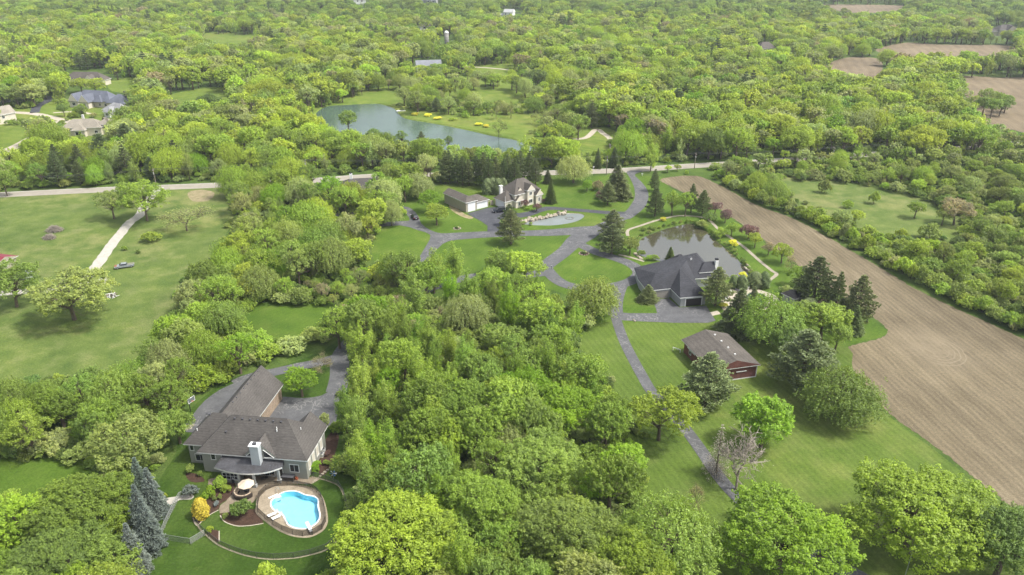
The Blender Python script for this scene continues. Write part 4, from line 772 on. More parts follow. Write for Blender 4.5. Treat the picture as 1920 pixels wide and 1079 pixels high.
def p_poplar(name, seed, n, k, size, a=4.0, h=14.5, lo=False):
    rng = np.random.default_rng(seed); C = []; D = []; Lv = []
    nb = 26 if not lo else 14; tr = MB(); tr.tube([(0, 0, -.3), (0, 0, h * .4), (.2, .1, h * .93)], [.26, .18, .03], 6)
    for j in range(nb):                                       # steep rising branches, leaf plumes along each
        an = rng.uniform(0, 6.283); z0 = h * rng.uniform(.05, .6); L = h * rng.uniform(.25, .42) * (1.1 - .5 * z0 / h); bl = rng.normal() * .1
        rad = a * rng.uniform(.45, 1.0) * (1.05 - .5 * z0 / h)
        e = np.array([math.cos(an) * rad, math.sin(an) * rad, min(h * .97, z0 + L)]); s = np.array([0, 0, z0])
        md = s * .45 + e * .55 + np.array([math.cos(an), math.sin(an), 0]) * rad * .14 - np.array([0, 0, .06 * L])
        tr.tube([s, md, e], [.08, .05, .015], 4, cap=False)
        for q in np.linspace(.25, 1.0, max(3, n // nb)):
            p = (1 - q) ** 2 * s + 2 * q * (1 - q) * md + q * q * e; C.append(p + rng.normal(size=3) * .4); D.append(np.array([math.cos(an), math.sin(an), 1.2])); Lv.append(bl)
    for q in np.linspace(.4, 1, n // 6): C.append(np.array([rng.normal() * .4, rng.normal() * .4, h * q])); D.append(np.array([rng.normal() * .5, rng.normal() * .5, 1.])); Lv.append(.02)
    V4, lv = tufts(rng, np.array(C), unit(np.array(D)), np.array(Lv), k, size, 1.15, .85, up=.6)
    reg(name, V4, lv, LEAF, tr, BARK, h + .8, 2 * a + .6)
for i in range(3): p_poplar('poplar%d' % i, 70 + i, 260, 36, .29)
for i in range(2): p_poplar('poplar_lo%d' % i, 75 + i, 120, 20, .5, lo=True)
def p_willow(name, seed, a=4.8, h=9.0, n=230, k=91, size=.27, hang=1.2):
    rng = np.random.default_rng(seed); C = envelope(rng, n, a * .9, h * .42, h * .56, .55, .22, -.45)
    m = limbs(rng, C, h, .3, .6); P = []; N_ = []; L_ = []
    for p in C:
        for s in range(7):
            q = p + rng.normal(size=3) * np.array([.55, .55, .35]); ln = min(q[2] - .4, hang * rng.uniform(.5, 1.2) * (.6 + .5 * (p[0] ** 2 + p[1] ** 2) ** .5 / a)); kk = k // 7
            tt = np.linspace(0, 1, kk); o = unit(np.array([p[0], p[1], 0.01]))
            pts = q + o * (.35 * tt[:, None]) + np.array([0, 0, -1]) * (ln * tt[:, None] ** 1.2) + rng.normal(size=(kk, 3)) * .1
            P.append(pts); N_.append(unit(np.tile(o, (kk, 1)) * .6 + rng.normal(size=(kk, 3)) * .5 + [0, 0, .5 * (1 - s / 9)])); L_.append(np.clip(.58 - .2 * tt + rng.normal() * .1 + rng.normal(size=kk) * .12, 0, 1))
    P = np.vstack(P); N_ = np.vstack(N_); V4 = leafquads(rng, P, N_, size, .5)
    reg(name, V4, np.concatenate(L_), LEAF, m, BARK, h, 2 * a)
for i in range(2): p_willow('willow%d' % i, 80 + i)
def p_pine(name, seed, h=13., a=3.6, tiers=12, size=.42, needles=13, low=.16, lo=False):
    rng = np.random.default_rng(seed); tr = MB(); tr.tube([(0, 0, -.3), (0.05, 0, h * .5), (0, 0, h)], [.27, .18, .03], 6); P = []; N_ = []; T_ = []; L_ = []
    for i in range(tiers):
        f = low + (1 - low) * (i / (tiers - 1)) ** .9; z = h * f; rad = a * (1 - ((f - low) / (1 - low)) ** 1.6) * (.75 + .25 * min(1, (f - low) * 6 + .3)) + .25
        nb = 6 if not lo else 5
        for j in range(nb):
            an = 2 * math.pi * (j + .5 * (i % 2)) / nb + rng.normal() * .25; L = rad * rng.uniform(.65, 1.15); d = np.array([math.cos(an), math.sin(an), 0]); sd_ = np.array([-d[1], d[0], 0])
            rise = L * rng.uniform(.05, .3); s = np.array([0, 0, z]); e = s + d * L + np.array([0, 0, rise])
            tr.tube([s, s * .5 + e * .5 - np.array([0, 0, .1]), e], [.05, .035, .012], 3, cap=False)
            nt_ = max(3, int(L * (3.4 if not lo else 1.8)))
            for q in np.linspace(.3, 1.0, nt_):
                wd = .5 * L * (1.1 - q) + .15
                for sg in (-1, 0, 1):
                    c = s + (e - s) * q + sd_ * sg * wd * rng.uniform(.5, 1) + rng.normal(size=3) * .1; nd = needles if not lo else 6
                    dd = unit(d * .7 + sd_ * sg * .5 + np.array([0, 0, .75]) + rng.normal(size=(nd, 3)) * .6)
                    P.append(c + dd * size * .3); T_.append(dd); N_.append(unit(np.cross(dd, rng.normal(size=(nd, 3))))); L_.append(np.clip(.45 + .12 * rng.normal() + .12 * rng.normal(size=nd) + .08 * (q - .5), 0, 1))
    P = np.vstack(P); V4 = leafquads(rng, P, np.vstack(N_), size * (1 if not lo else 1.5), .34 if not lo else .5, np.vstack(T_))
    reg(name, V4, np.concatenate(L_), NEEDLE, tr, BARK, h + .2, 2 * a)
for i in range(2): p_pine('pine%d' % i, 90 + i)
p_pine('pine_lo0', 95, tiers=9, lo=True)
def p_spruce(name, seed, h=12., a=2.9, size=.34, tiers=20, dens=1.0, bare=False):
    rng = np.random.default_rng(seed); tr = MB(); tr.tube([(0, 0, -.3), (0, 0, h)], [.2, .02], 6); P = []; N_ = []; T_ = []; L_ = []
    for i in range(tiers):
        f = .04 + .95 * i / (tiers - 1); z = h * f; rad = a * (1 - f) ** .85 + .12; nb = max(4, int(10 * (1 - f) + 4))
        for j in range(nb):
            an = 2 * math.pi * (j + .5 * (i % 2)) / nb + rng.normal() * .15; L = rad * rng.uniform(.8, 1.12); d = np.array([math.cos(an), math.sin(an), 0]); sd_ = np.array([-d[1], d[0], 0])
            s = np.array([0, 0, z + L * .16]); e = s + d * L + np.array([0, 0, -L * .32]); tr.tube([s, e], [.03, .01], 3, cap=False)
            if bare:
                for q in np.linspace(.3, 1, 5): c = s + (e - s) * q; tr.tube([c, c + sd_ * .3 * L * (1.2 - q) * rng.choice([-1, 1]) + d * .2], [.012, .006], 3, cap=False)
            nt_ = max(3, int(L * 4.2 * dens))
            for q in np.linspace(.25, 1.0, nt_):
                for sg in (-1, 0, 1):
                    c = s + (e - s) * q + sd_ * sg * (.42 * L * (1.12 - q) + .05) * rng.uniform(.5, 1) + np.array([0, 0, .08 * L * math.sin(q * 3.1)]) + rng.normal(size=3) * .04; nd = 6 if not bare else 1
                    dd = unit(d * .8 + sd_ * sg * .5 + np.array([0, 0, .35]) + rng.normal(size=(nd, 3)) * .45)
                    P.append(c + dd * size * .3); T_.append(dd); N_.append(unit(np.cross(dd, np.cross(dd, np.array([0, 0, 1.])) + rng.normal(size=(nd, 3)) * .5))); L_.append(np.clip(.35 + .35 * q + .1 * rng.normal(size=nd), 0, 1))
    P = np.vstack(P); V4 = leafquads(rng, P, np.vstack(N_), size, .42, np.vstack(T_))
    reg(name, V4, np.concatenate(L_), NEEDLE, tr, BARK, h + .1, 2 * a)
for i in range(2): p_spruce('spruce%d' % i, 100 + i)
p_spruce('deadspruce0', 104, dens=.8, size=.22, tiers=15, bare=True)
def p_arbor(name, seed, h=5., a=1.25):
    rng = np.random.default_rng(seed); n = 5200; z = rng.uniform(0, 1, n) ** .8; an = rng.uniform(0, 6.283, n); prof = np.where(z < .25, .8 + .8 * z, np.sqrt(np.maximum(0, 1 - ((z - .25) / .75) ** 1.9)))
    r = a * prof * (1 - .3 * rng.uniform(0, 1, n) ** 2) * (1 + .09 * np.sin(an * 5 + z * 13) + .07 * np.sin(an * 11 - z * 29) + .05 * rng.normal(size=n)); P = np.stack([np.cos(an) * r, np.sin(an) * r, z * h], 1)
    N_ = unit(np.stack([np.cos(an), np.sin(an), .3 + .8 * z], 1) + rng.normal(size=(n, 3)) * .4); tr = MB(); tr.tube([(0, 0, -.1), (0, 0, h * .8)], [.1, .03], 5)
    reg(name, leafquads(rng, P, N_, .26, .45), np.clip(.40 + .2 * rng.normal(size=n) + .12 * np.sin(an * 11 - z * 29), 0, 1), NEEDLE, tr, BARK, h, 2 * a)
p_arbor('arbor0', 110); p_arbor('arbor1', 111)
def p_bare(name, seed, h=10., leafy=.0, bark=None, spread=.6):
    rng = np.random.default_rng(seed); tr = MB(); tips = []
    def br(p, d, L, r, lvl):
        q = p + d * L * .5 + rng.normal(size=3) * L * .05; e = p + d * L + rng.normal(size=3) * L * .08
        tr.tube([p, q, e], [r, r * .8, r * .55], 6 if lvl == 0 else 4 if lvl < 3 else 3, cap=False)
        if lvl >= 5: tips.append(e); return
        for j in range(4 if lvl in (0, 2, 3) else 3):
            nd = unit(d + rng.normal(size=3) * spread + np.array([0, 0, .12])); br(p + (e - p) * rng.uniform(.55, 1), nd, L * rng.uniform(.55, .8), max(r * .58, .026 if not leafy else .012), lvl + 1)
    br(np.array([0, 0, -.2]), unit(np.array([.05, .03, 1.])), h * .30, h * .014, 0)
    tips = np.array(tips); k = 5 if leafy else 1
    P = (tips[:, None] + rng.normal(size=(len(tips), k, 3)) * .32).reshape(-1, 3); V4 = leafquads(rng, P, unit(rng.normal(size=P.shape) + [0, 0, .4]), .17 if leafy else .12, .5 if leafy else .2)
    zz = tips[:, 2].max(); reg(name, V4, np.clip(.5 + .15 * rng.normal(size=len(P)), 0, 1), LEAF, tr, bark or BARK, zz, 2 * np.percentile(np.linalg.norm(tips[:, :2], axis=1), 94))
p_bare('bare0', 120, 10, bark=BIRCH, spread=.46); p_bare('bare1', 121, 9, bark=DEADW, spread=.7); p_bare('budding0', 122, 9, leafy=.5); p_bare('budding1', 124, 9, leafy=.5, spread=.75)

TINT = dict(Y=(.195, .250, .032), G=(.150, .212, .030), M=(.122, .176, .034), D=(.090, .136, .032), O=(.148, .188, .048), P=(.185, .220, .082), V=(.112, .190, .014), H=(.138, .196, .020), K=(.112, .168, .024), N=(.120, .160, .066), L=(.155, .195, .085), B=(.125, .155, .148), U=(.115, .070, .070), R=(.180, .165, .095), A=(.38, .31, .035), F=(.38, .38, .055), W=(.26, .25, .22))  # H and K: foreground greens, cloud shade put into the leaf colour
CW = dict(Y='yellow-green', G='fresh green', M='mid green', D='dark green', O='olive green', P='pale grey-green', V='vivid green', N='dark green', L='soft green', B='blue-grey', U='purple-leaved', R='brownish', A='golden', F='yellow', W='bare grey', H='rich yellow-green', K='leafy green')
KIND = {'round': ('broadleaf_tree', 'round tree', 'tree'), 'maple': ('maple_tree', 'spreading tree', 'tree'), 'airy': ('airy_tree', 'open tree', 'tree'), 'openoak': ('oak_tree', 'open spreading tree', 'tree'), 'shrub': ('shrub', 'bushy shrub', 'shrub'), 'bush': ('garden_bush', 'small bush', 'bush'), 'upright': ('upright_tree', 'dense upright tree', 'tree'), 'poplar': ('poplar_tree', 'tall feathery tree', 'tree'), 'willow': ('willow_tree', 'weeping tree', 'tree'), 'pine': ('pine_tree', 'pine', 'pine tree'), 'spruce': ('spruce_tree', 'conical spruce', 'spruce'), 'deadspruce': ('dead_spruce', 'dead spruce', 'dead tree'), 'arbor': ('arborvitae', 'clipped columnar evergreen', 'evergreen'), 'bare': ('bare_tree', 'leafless tree', 'dead tree'), 'budding': ('budding_tree', 'thinly leafed tree', 'tree')}
RATIO = dict(round=1.05, maple=.88, airy=1.1, openoak=.92, shrub=.62, bush=.72, upright=1.5, poplar=2.0, willow=.95, pine=1.8, spruce=2.0, deadspruce=2.2, arbor=1.9, bare=1.2, budding=1.1)
FRAC = dict(round=.6, maple=.58, airy=.6, openoak=.58, shrub=.45, bush=.45, upright=.55, poplar=.58, willow=.52, pine=.52, spruce=.42, deadspruce=.45, arbor=.48, bare=.65, budding=.62)
def ordw(i):
    a = ['first','second','third','fourth','fifth','sixth','seventh','eighth','ninth','tenth','eleventh','twelfth','thirteenth','fourteenth','fifteenth','sixteenth','seventeenth','eighteenth','nineteenth','twentieth']
    return a[i] if i < 20 else ('thirtieth' if i == 29 else 'fortieth' if i == 39 else ['twenty','thirty','forty'][(i + 1) // 10 - 2] + '-' + a[(i + 1) % 10 - 1])
trng = np.random.default_rng(7); MANUAL = []; NTREE = 0
def species(sp): return sp.rstrip('0123456789').replace('_lo', '')
def variants(sp): return [sp] if sp in PR else sorted(k for k in PR if k.rstrip('0123456789') == sp)
def plant(x, y, W_, H_, sp, tint, label, group=None):
    """a tree as an Empty with the parts trunk and crown"""
    global NTREE
    vs = variants(sp); pr = PR[vs[NTREE % len(vs)]]; NTREE += 1
    nm, _, cat = KIND[species(sp)]; rz = trng.uniform(0, 6.283)
    o = thing(nm, label, cat, (x, y, 0), rz, group); sx = W_ / pr['w']; sz = H_ / pr['h']
    t = bpy.data.objects.new('trunk', pr['trunk']); link(t, o); c = bpy.data.objects.new('crown', pr['crown']); link(c, o)
    ax = trng.uniform(.9, 1.1)
    for q in (t, c): q.scale = (sx * ax, sx / ax, sz)
    tt = np.array(TINT[tint] if isinstance(tint, str) else tint) * (1 + .10 * trng.normal()) * (1 + .025 * trng.normal(size=3))
    c['tint'] = [float(max(.004, v)) for v in tt]; c.color = (*[float(max(.004, v)) for v in tt], 1)
    return o
def T(cx, cy, wpx, H_, sp, tint, label=None, group=None):
    s = species(sp)
    P0 = G(cx, cy, 4); W_ = wpx * depth(P0) / FPX; h = H_ or W_ * RATIO[s]
    P0 = G(cx, cy, FRAC[s] * h); W_ = wpx * depth(P0) / FPX
    MANUAL.append((P0.x, P0.y, W_ / 2)); return plant(P0.x, P0.y, W_, h, sp, tint, label or (CW[tint] + ' ' + KIND[s][1]), group)
# ---- trees that can be told apart in the photograph: crown centre (px), crown width (px), height (m)
T(1722,965,265,14,'maple','H','huge round yellow-green maple in the lower right corner beside the tilled field')
T(1890,1015,170,13,'maple','D','dark green broad tree at the right edge below the tilled field')
T(1470,1006,240,12.5,'maple','V','vivid green spreading tree at the bottom beside the asphalt path')
T(1552,1055,72,8,'spruce','B','small blue-grey spruce at the bottom edge beside the vivid green tree')
T(1575,740,150,10.5,'willow','M','dense dome-shaped weeping tree at the tilled field edge below the red barn')
T(1512,672,140,14,'pine','L','spreading pine right of the red barn')
T(1328,712,118,13,'pine','L','large soft pine standing in front of the red barn')
T(1240,772,140,12,'openoak','H','open-crowned tree with forked dark trunk straddling the asphalt path')
T(1172,868,86,8,'upright','V','dense dark vivid round tree left of the asphalt path')
T(1434,792,112,11,'upright','V','vivid green upright tree behind the bare white-barked tree')
T(1348,848,60,11.5,'deadspruce','W','dead brown spruce beside the asphalt path')
T(1390,852,195,12.5,'bare','W','bare white-barked tree beside the asphalt path')
T(1305,930,56,6,'budding','R','thin half-bare young tree left of the dead spruce')
T(1258,1005,190,11.5,'willow','M','soft mid green weeping tree at the bottom left of the asphalt path')
T(1175,1062,170,11,'maple','H','bright yellow-green tree cut by the bottom edge near the centre')
T(1110,700,60,8,'round','M','round green tree at the left edge of the striped lawn')
T(1060,640,60,8,'round','D','dark green tree at the corner of the wood beside the striped lawn')
T(1100,605,44,4,'shrub','P','flowering pale shrub at the wood corner by the striped lawn')
T(1112,562,96,11,'willow','O','large olive rounded tree below the driveway loop')
# around the charcoal-roofed house
T(1386,590,82,12.5,'spruce','N','big dark spruce in front of the right pool patio')
T(1410,580,50,11,'spruce','N','second dark spruce top, right behind the big dark spruce')
T(1450,605,122,11.5,'willow','M','soft-leaved tree with forked trunk right of the big dark spruce')
T(1545,600,104,10.5,'round','G','fresh green round tree between the pines and the soft-leaved tree')
T(1498,590,92,9,'airy','M','mid green tree below the pool shed roof')
T(1532,526,84,14,'pine','N','tall dark pine at the field edge behind the pool shed')
T(1572,548,40,12,'pine','L','slim pine with bare lower trunk at the tilled field edge')
T(1612,563,76,14,'pine','L','broad pine nearest the tilled field, right of the slim pine')
T(1603,603,42,8,'spruce','N','dark conical spruce at the corner of the tilled field')
T(1577,585,36,7,'spruce','N','dark spruce left of the corner spruce by the tilled field')
T(1500,515,46,6,'round','G','fresh green tree left of the tall dark pine')
T(1485,640,76,9,'round','D','dark green tree between the soft-leaved tree and the spreading pine'); T(1570,630,60,8,'round','M','mid green tree below the corner spruces'); T(1475,545,30,2.6,'shrub','P','grey-green shrub beside the pool shed roof')
T(1518,572,34,4,'arbor','N','clipped evergreen behind the pool shed')
T(1345,537,66,11.5,'pine','L','pine between the charcoal roof and the right pool patio')
T(1215,552,42,5,'spruce','N','dark yew-like evergreen at the left corner of the charcoal-roofed house')
T(1257,478,20,4.6,'spruce','D','small spruce between the charcoal roof and the pond')
T(1240,500,18,2.5,'shrub','U','purple shrub by the front walk of the charcoal-roofed house')
for x, w_, lb in ((1229,18,'first'),(1218,16,'second')): T(x,484,w_,2,'bush0','G','%s round green bush left of the small spruce by the pond' % lb)
T(1202,475,18,2,'bush1','M','loose bush at the left corner of the brown pond')
T(1361,404,34,5,'round','U','purple tree at the top of the pond path beside the tilled field')
T(1405,433,36,5,'round','U','purple tree halfway down the pond path beside the tilled field')
T(1341,390,28,4.5,'round','U','purple tree behind the pond pines at the tilled field edge')
T(1373,428,30,5,'round','G','green tree between the two purple trees by the pond path')
T(1417,449,34,5,'round','Y','bright yellow-green tree below the middle purple tree')
T(1442,464,30,4.6,'airy','R','small bronze tree standing alone beside the pond path')
T(1468,474,40,6,'round','Y','yellow-green round tree next below the bronze tree')
T(1484,492,40,6,'budding','R','brownish thinly leafed tree at the end of the pond path row')
T(1375,456,22,2.4,'bush1','F','golden-green bush on the right bank of the brown pond')
T(1316,420,30,2.6,'shrub','O','olive shrub at the top corner of the brown pond')
T(1352,438,28,3,'shrub','G','green shrub between pond path and the brown pond')
T(1330,407,30,3,'shrub','D','dark shrub under the pines above the brown pond')
T(1376,529,18,4,'arbor','N','first clipped evergreen from the left behind the right pool patio'); T(1392,530,20,4.5,'arbor','N','second clipped evergreen from the left behind the right pool patio')
T(1416,525,28,5,'arbor','N','third and widest clipped evergreen behind the right pool patio'); T(1434,525,24,5,'arbor','N','fourth clipped evergreen from the left behind the right pool patio')
T(1393,516,20,2,'bush1','F','golden bush at the lower bank of the brown pond')
T(1356,573,18,1.6,'bush1','F','yellow flowering bush beside the patio near the big spruce')
T(1230,378,40,11,'pine','N','dark pine above the pond at the driveway bend')
T(1262,378,40,9,'airy','G','left light green tree of the pair above the brown pond'); T(1287,380,38,9,'airy','G','right light green tree of the pair above the brown pond')
T(1298,372,30,11,'pine','N','tall pine at the top of the brown pond beside the tilled field'); T(1319,380,36,9.5,'pine','N','lower pine at the top right of the brown pond')
for x, y, lb in ((1207,430,'first'),(1220,427,'second')): T(x,y,13,1.4,'bush0','M','%s round bush beside the pond path bend' % lb)
T(1244,411,16,1.4,'bush1','F','yellow bush beside the pond path at the driveway')
pk = 0
for (x0, y0), (x1, y1) in zip(POND_PX[:13], POND_PX[1:14]):
    for t_ in (.15, .5, .85):
        q = G(x0 + (x1 - x0) * t_, y0 + (y1 - y0) * t_); cpt = G(1295, 470); dv = (q - cpt).normalized(); q = q + dv * trng.uniform(.2, 1.2); wv_ = trng.uniform(1.0, 2.4)
        plant(q.x, q.y, wv_, wv_ * trng.uniform(.5, .8), 'bush1', ['G', 'O', 'M', 'P', 'D'][int(trng.integers(5))], 'low waterside plant on the bank of the brown pond, %s clockwise from the left corner' % ordw(pk), 'plants on the pond bank'); pk += 1
# the driveway junction and the middle houses
T(1150,420,56,10,'pine','L','upper pine of the pair at the driveway junction'); T(1148,448,62,10,'pine','L','lower pine of the pair at the driveway junction')
T(1182,458,40,6,'round','O','olive tree at the left corner of the brown pond')
T(1158,345,62,13,'spruce','L','large full conifer between the lawn and the driveway bend'); T(1140,362,40,9,'pine','L','lower conifer beside the large full one at the driveway bend')
T(1128,366,24,3.5,'shrub','U','purple shrub below the conifers at the driveway bend'); T(1121,349,22,4,'shrub','R','brown-red shrub left of the conifers at the driveway bend')
T(1101,347,27,4.5,'round','V','small round vivid tree alone on the lawn near the road')
T(1076,318,60,11,'willow','P','weeping willow beside the road above the tan house')
T(1033,363,26,9,'spruce','D','neat conical spruce at the right corner of the tan gabled house')
T(958,425,58,12,'pine','L','big pine alone in the lawn below the tan house'); T(955,403,36,8,'pine','N','dark pine just behind the lone lawn pine')
T(818,400,50,7.5,'round','Y','pale yellow-green tree left of the khaki garage'); T(806,376,44,8,'round','V','vivid green tree behind the pale one left of the khaki garage')
T(784,349,56,9.5,'willow','P','pale willow-like tree above the vivid tree left of the khaki garage'); T(762,326,58,11,'round','G','large green tree beside the road left of the khaki garage'); T(728,330,44,10,'willow','O','olive tree by the road left of the large green one')
T(694,405,66,13,'upright','Y','tall bright yellow-green tree beside the curving driveway'); T(670,474,62,9.5,'upright','Y','bright yellow-green dome tree at the lawn corner left of the driveways')
T(722,365,62,12,'willow','P','grey-green tree hiding the low house near the road'); T(733,400,40,9,'willow','P','small grey-green tree by the driveway island')
T(645,375,64,12,'round','G','fresh green tree left of the hidden house'); T(605,388,40,9,'budding','R','red-brown thinly leafed tree left of the hidden house')
T(752,398,24,3,'shrub','Y','yellow-green shrub on the driveway island')
for i, (x, w_) in enumerate(((914,20),(924,22),(934,22),(944,18))): T(x,350 - i % 2,w_,6.5,'arbor','N','%s dark clipped evergreen beside the tan house chimney' % ('first','second','third','fourth')[i])
T(943,372,20,2.5,'shrub','O','low olive shrub by the garage gateway'); T(985,382,16,3,'round','U','dark purple tree in front of the tan house windows'); T(1006,388,20,3,'round','U','dark purple tree beside the entrance driveway'); T(1019,377,12,1.6,'bush1','U','purple bush by the front door of the tan house')
T(862,378,12,4,'airy','M','slim tree at the corner of the khaki garage')
T(988,392,14,1,'bush1','V','low green bush before the tan house'); T(980,418,14,1.2,'bush1','M','bush by the boulders of the fountain pond'); T(995,420,10,1,'bush0','M','round bush at the edge of the fountain pond')
for i in range(15):
    x = 832 + i * 12.2; T(x + trng.uniform(-3, 3), 318 + trng.uniform(-7, 6), 30, 12.5 + trng.uniform(-1.5, 1.5), 'pine', 'N' if i % 2 else 'L', 'dark pine in the row behind the khaki garage and tan house, %s from the left' % ordw(i), 'pine row along the road')
for x, y, tn in ((858,335,'G'),(880,337,'R'),(900,340,'G')): T(x,y,24,4,'shrub',tn,'%s shrub before the pine row behind the khaki garage, %s' % (CW[tn], {858:'leftmost',880:'middle',900:'rightmost'}[x]))
T(1027,333,20,6,'spruce','N','dark spruce by the road above the tan house'); T(1000,335,24,5,'shrub','G','green shrub above the tan house roof')
T(1222,290,38,13,'poplar','G','tall feathery tree beside the driveway mouth at the road'); T(1228,338,22,9,'pine','L','young pine beside the driveway mouth')
T(1252,316,16,3.2,'round','Y','left of two small yellow-green trees at the road corner'); T(1270,314,14,3,'round','Y','right of two small yellow-green trees at the road corner')
T(1121,300,18,9,'spruce','N','dark spruce across the road left of the driveway mouth'); T(1152,298,24,9,'spruce','N','broad dark spruce across the road facing the driveway mouth')
# left meadow
T(268,374,100,14,'openoak','G','large open tree astride the white gravel lane'); T(207,380,62,10.5,'airy','O','olive tree left of the white gravel lane with pale trunk base'); T(236,362,50,9,'round','M','green tree behind the gravel lane')
T(345,402,90,10,'budding','P','grey half-bare spreading tree right of the gravel lane'); T(283,445,38,3.4,'shrub','Y','rounded shrub below the open tree on the meadow')
T(233,466,13,1.6,'bush1','G','left small bush right of the gravel lane'); T(259,472,12,1.3,'bush1','D','right small bush right of the gravel lane')
T(127,550,180,13.5,'openoak','O','very wide open-crowned tree alone in the left meadow'); T(18,530,110,13,'openoak','M','dark open tree at the left edge of the meadow')
T(6,340,44,10,'round','M','tree at the left edge beside the country road')
# grey house garden
T(563,714,64,7,'round','V','round vivid green tree beside the garage of the grey house'); T(600,680,42,4,'budding','R','low bronze spreading tree on the driveway island'); T(622,600,30,4,'shrub','D','dark shrub at the bend of the woodland driveway'); T(608,788,24,3,'shrub','P','variegated pale shrub at the back corner of the grey house')
for x, y, w_, h_, lb in ((284,928,56,10,'rightmost and nearest the house'),(262,905,48,9.5,'uppermost'),(262,960,52,10,'second row, in the middle'),(276,990,58,10.5,'lower right beside the dog run lawn'),(248,1035,58,10,'lowest at the bottom edge')): T(x,y,w_,h_,'spruce','B','blue-grey spruce beside the dog run, %s' % lb)
T(240,838,150,11,'round','O','wide olive green tree left of the grey house'); T(330,795,80,8,'round','M','green tree beside the basketball court')
T(150,950,178,10,'maple','K','large rounded tree left of the blue-grey spruces'); T(25,975,120,9,'round','H','bright yellow-green tree in the lower left corner'); T(110,1045,190,9,'maple','M','mid green tree at the bottom left below the large rounded tree'); T(215,1050,110,8,'round','M','green tree behind the lowest blue-grey spruce')
T(740,1005,235,13,'maple','H','large bright yellow-green tree right of the pool at the bottom'); T(500,1085,70,5,'shrub','Y','yellow-green shrub cut by the bottom edge below the pool')
T(375,953,30,4.2,'arbor','A','golden conical bush at the corner of the dog run')
T(356,921,34,2.6,'bush1','B','spreading blue-grey bush above the golden conical bush'); T(394,923,28,2.4,'bush0','V','vivid clipped bush below the house corner'); T(384,932,22,1.8,'bush0','V','lower vivid clipped bush beside the golden conical bush'); T(412,906,34,2.8,'bush0','G','large clipped bush against the sun room')
T(424,917,22,1.6,'bush1','G','loose green bush beside the patio path'); T(402,935,12,1,'bush0','O','left small olive ball bush in the mulch'); T(412,932,12,1,'bush0','O','right small olive ball bush in the mulch'); T(405,945,15,.9,'bush1','B','low blue-grey bush in the mulch')
T(451,955,48,3.2,'bush1','D','big dark juniper mound in the middle mulch bed'); T(422,968,16,1.3,'bush0','O','small ball bush left of the juniper mound'); T(394,993,15,1.4,'bush1','Y','yellow-green bush in the small bed at the fence'); T(309,929,11,1,'bush1','Y','tiny yellow-green bush on the limestone path')
T(592,874,28,2,'bush1','V','green bush at the right front corner of the grey house'); T(612,868,16,1.2,'bush1','M','small bush beside the air conditioners'); T(356,880,22,2,'bush1','O','olive bush at the left wall of the grey house'); T(375,888,14,1.2,'bush1','M','small bush left of the house wall corner'); T(614,850,16,1.3,'bush1','U','purple bush in the side bed of the grey house')
for x, y, w_, h_, sp, tn, lb in ((676,640,58,13,'poplar','G','tall feathery tree at the bend of the woodland driveway'),(672,712,66,14,'poplar','G','tall feathery tree right of the garage apron'),(668,782,62,13,'poplar','M','feathery tree just right of the grey house apron'),(672,850,66,13,'poplar','G','feathery tree right of the grey house wall'),(690,905,70,12,'poplar','M','feathery tree right of the garden whirligig'),(812,500,62,14.5,'poplar','G','tall feathery tree rising over the cross driveway'),(850,488,58,14,'poplar','G','tall feathery tree left of the lawn below the lone pine'),(775,545,66,14,'poplar','M','feathery tree below the cross driveway branch'),(735,590,70,13,'poplar','G','feathery tree at the upper left of the centre wood'),(985,500,84,10,'round','Y','yellow-green tree at the lawn tip left of the driveway loop'),(925,530,74,10,'round','G','green tree at the upper edge of the centre wood'),(1000,560,70,11,'airy','G','light green tree below the driveway loop at the wood edge'),(870,590,80,11,'willow','P','pale weeping tree in the upper centre wood'),(945,640,90,10,'round','M','round mid green tree in the heart of the centre wood'),(1050,770,130,11,'maple','V','vivid spreading tree at the right edge of the centre wood'),(1010,880,170,12,'maple','M','broad mid green tree left of the dense vivid round tree'),(900,950,160,12,'maple','K','broad fresh green tree at the lower middle of the centre wood'),(1060,1000,190,12,'maple','M','broad mid green tree near the bottom edge left of the path'),(880,760,120,11,'maple','K','broad green tree in the middle of the centre wood')): T(x,y,w_,h_,sp,tn,lb)
for x, y, w_, h_, tn, lb in ((545,648,62,3.6,'P','pale rounded shrub left of the woodland driveway bend'),(590,628,62,3.4,'O','olive rounded shrub below the grass clearing'),(505,660,54,3.8,'G','green rounded shrub above the rear driveway'),(462,645,56,4.5,'M','mid green shrub at the lower left of the grass clearing')): T(x,y,w_,h_,'shrub',tn,lb)
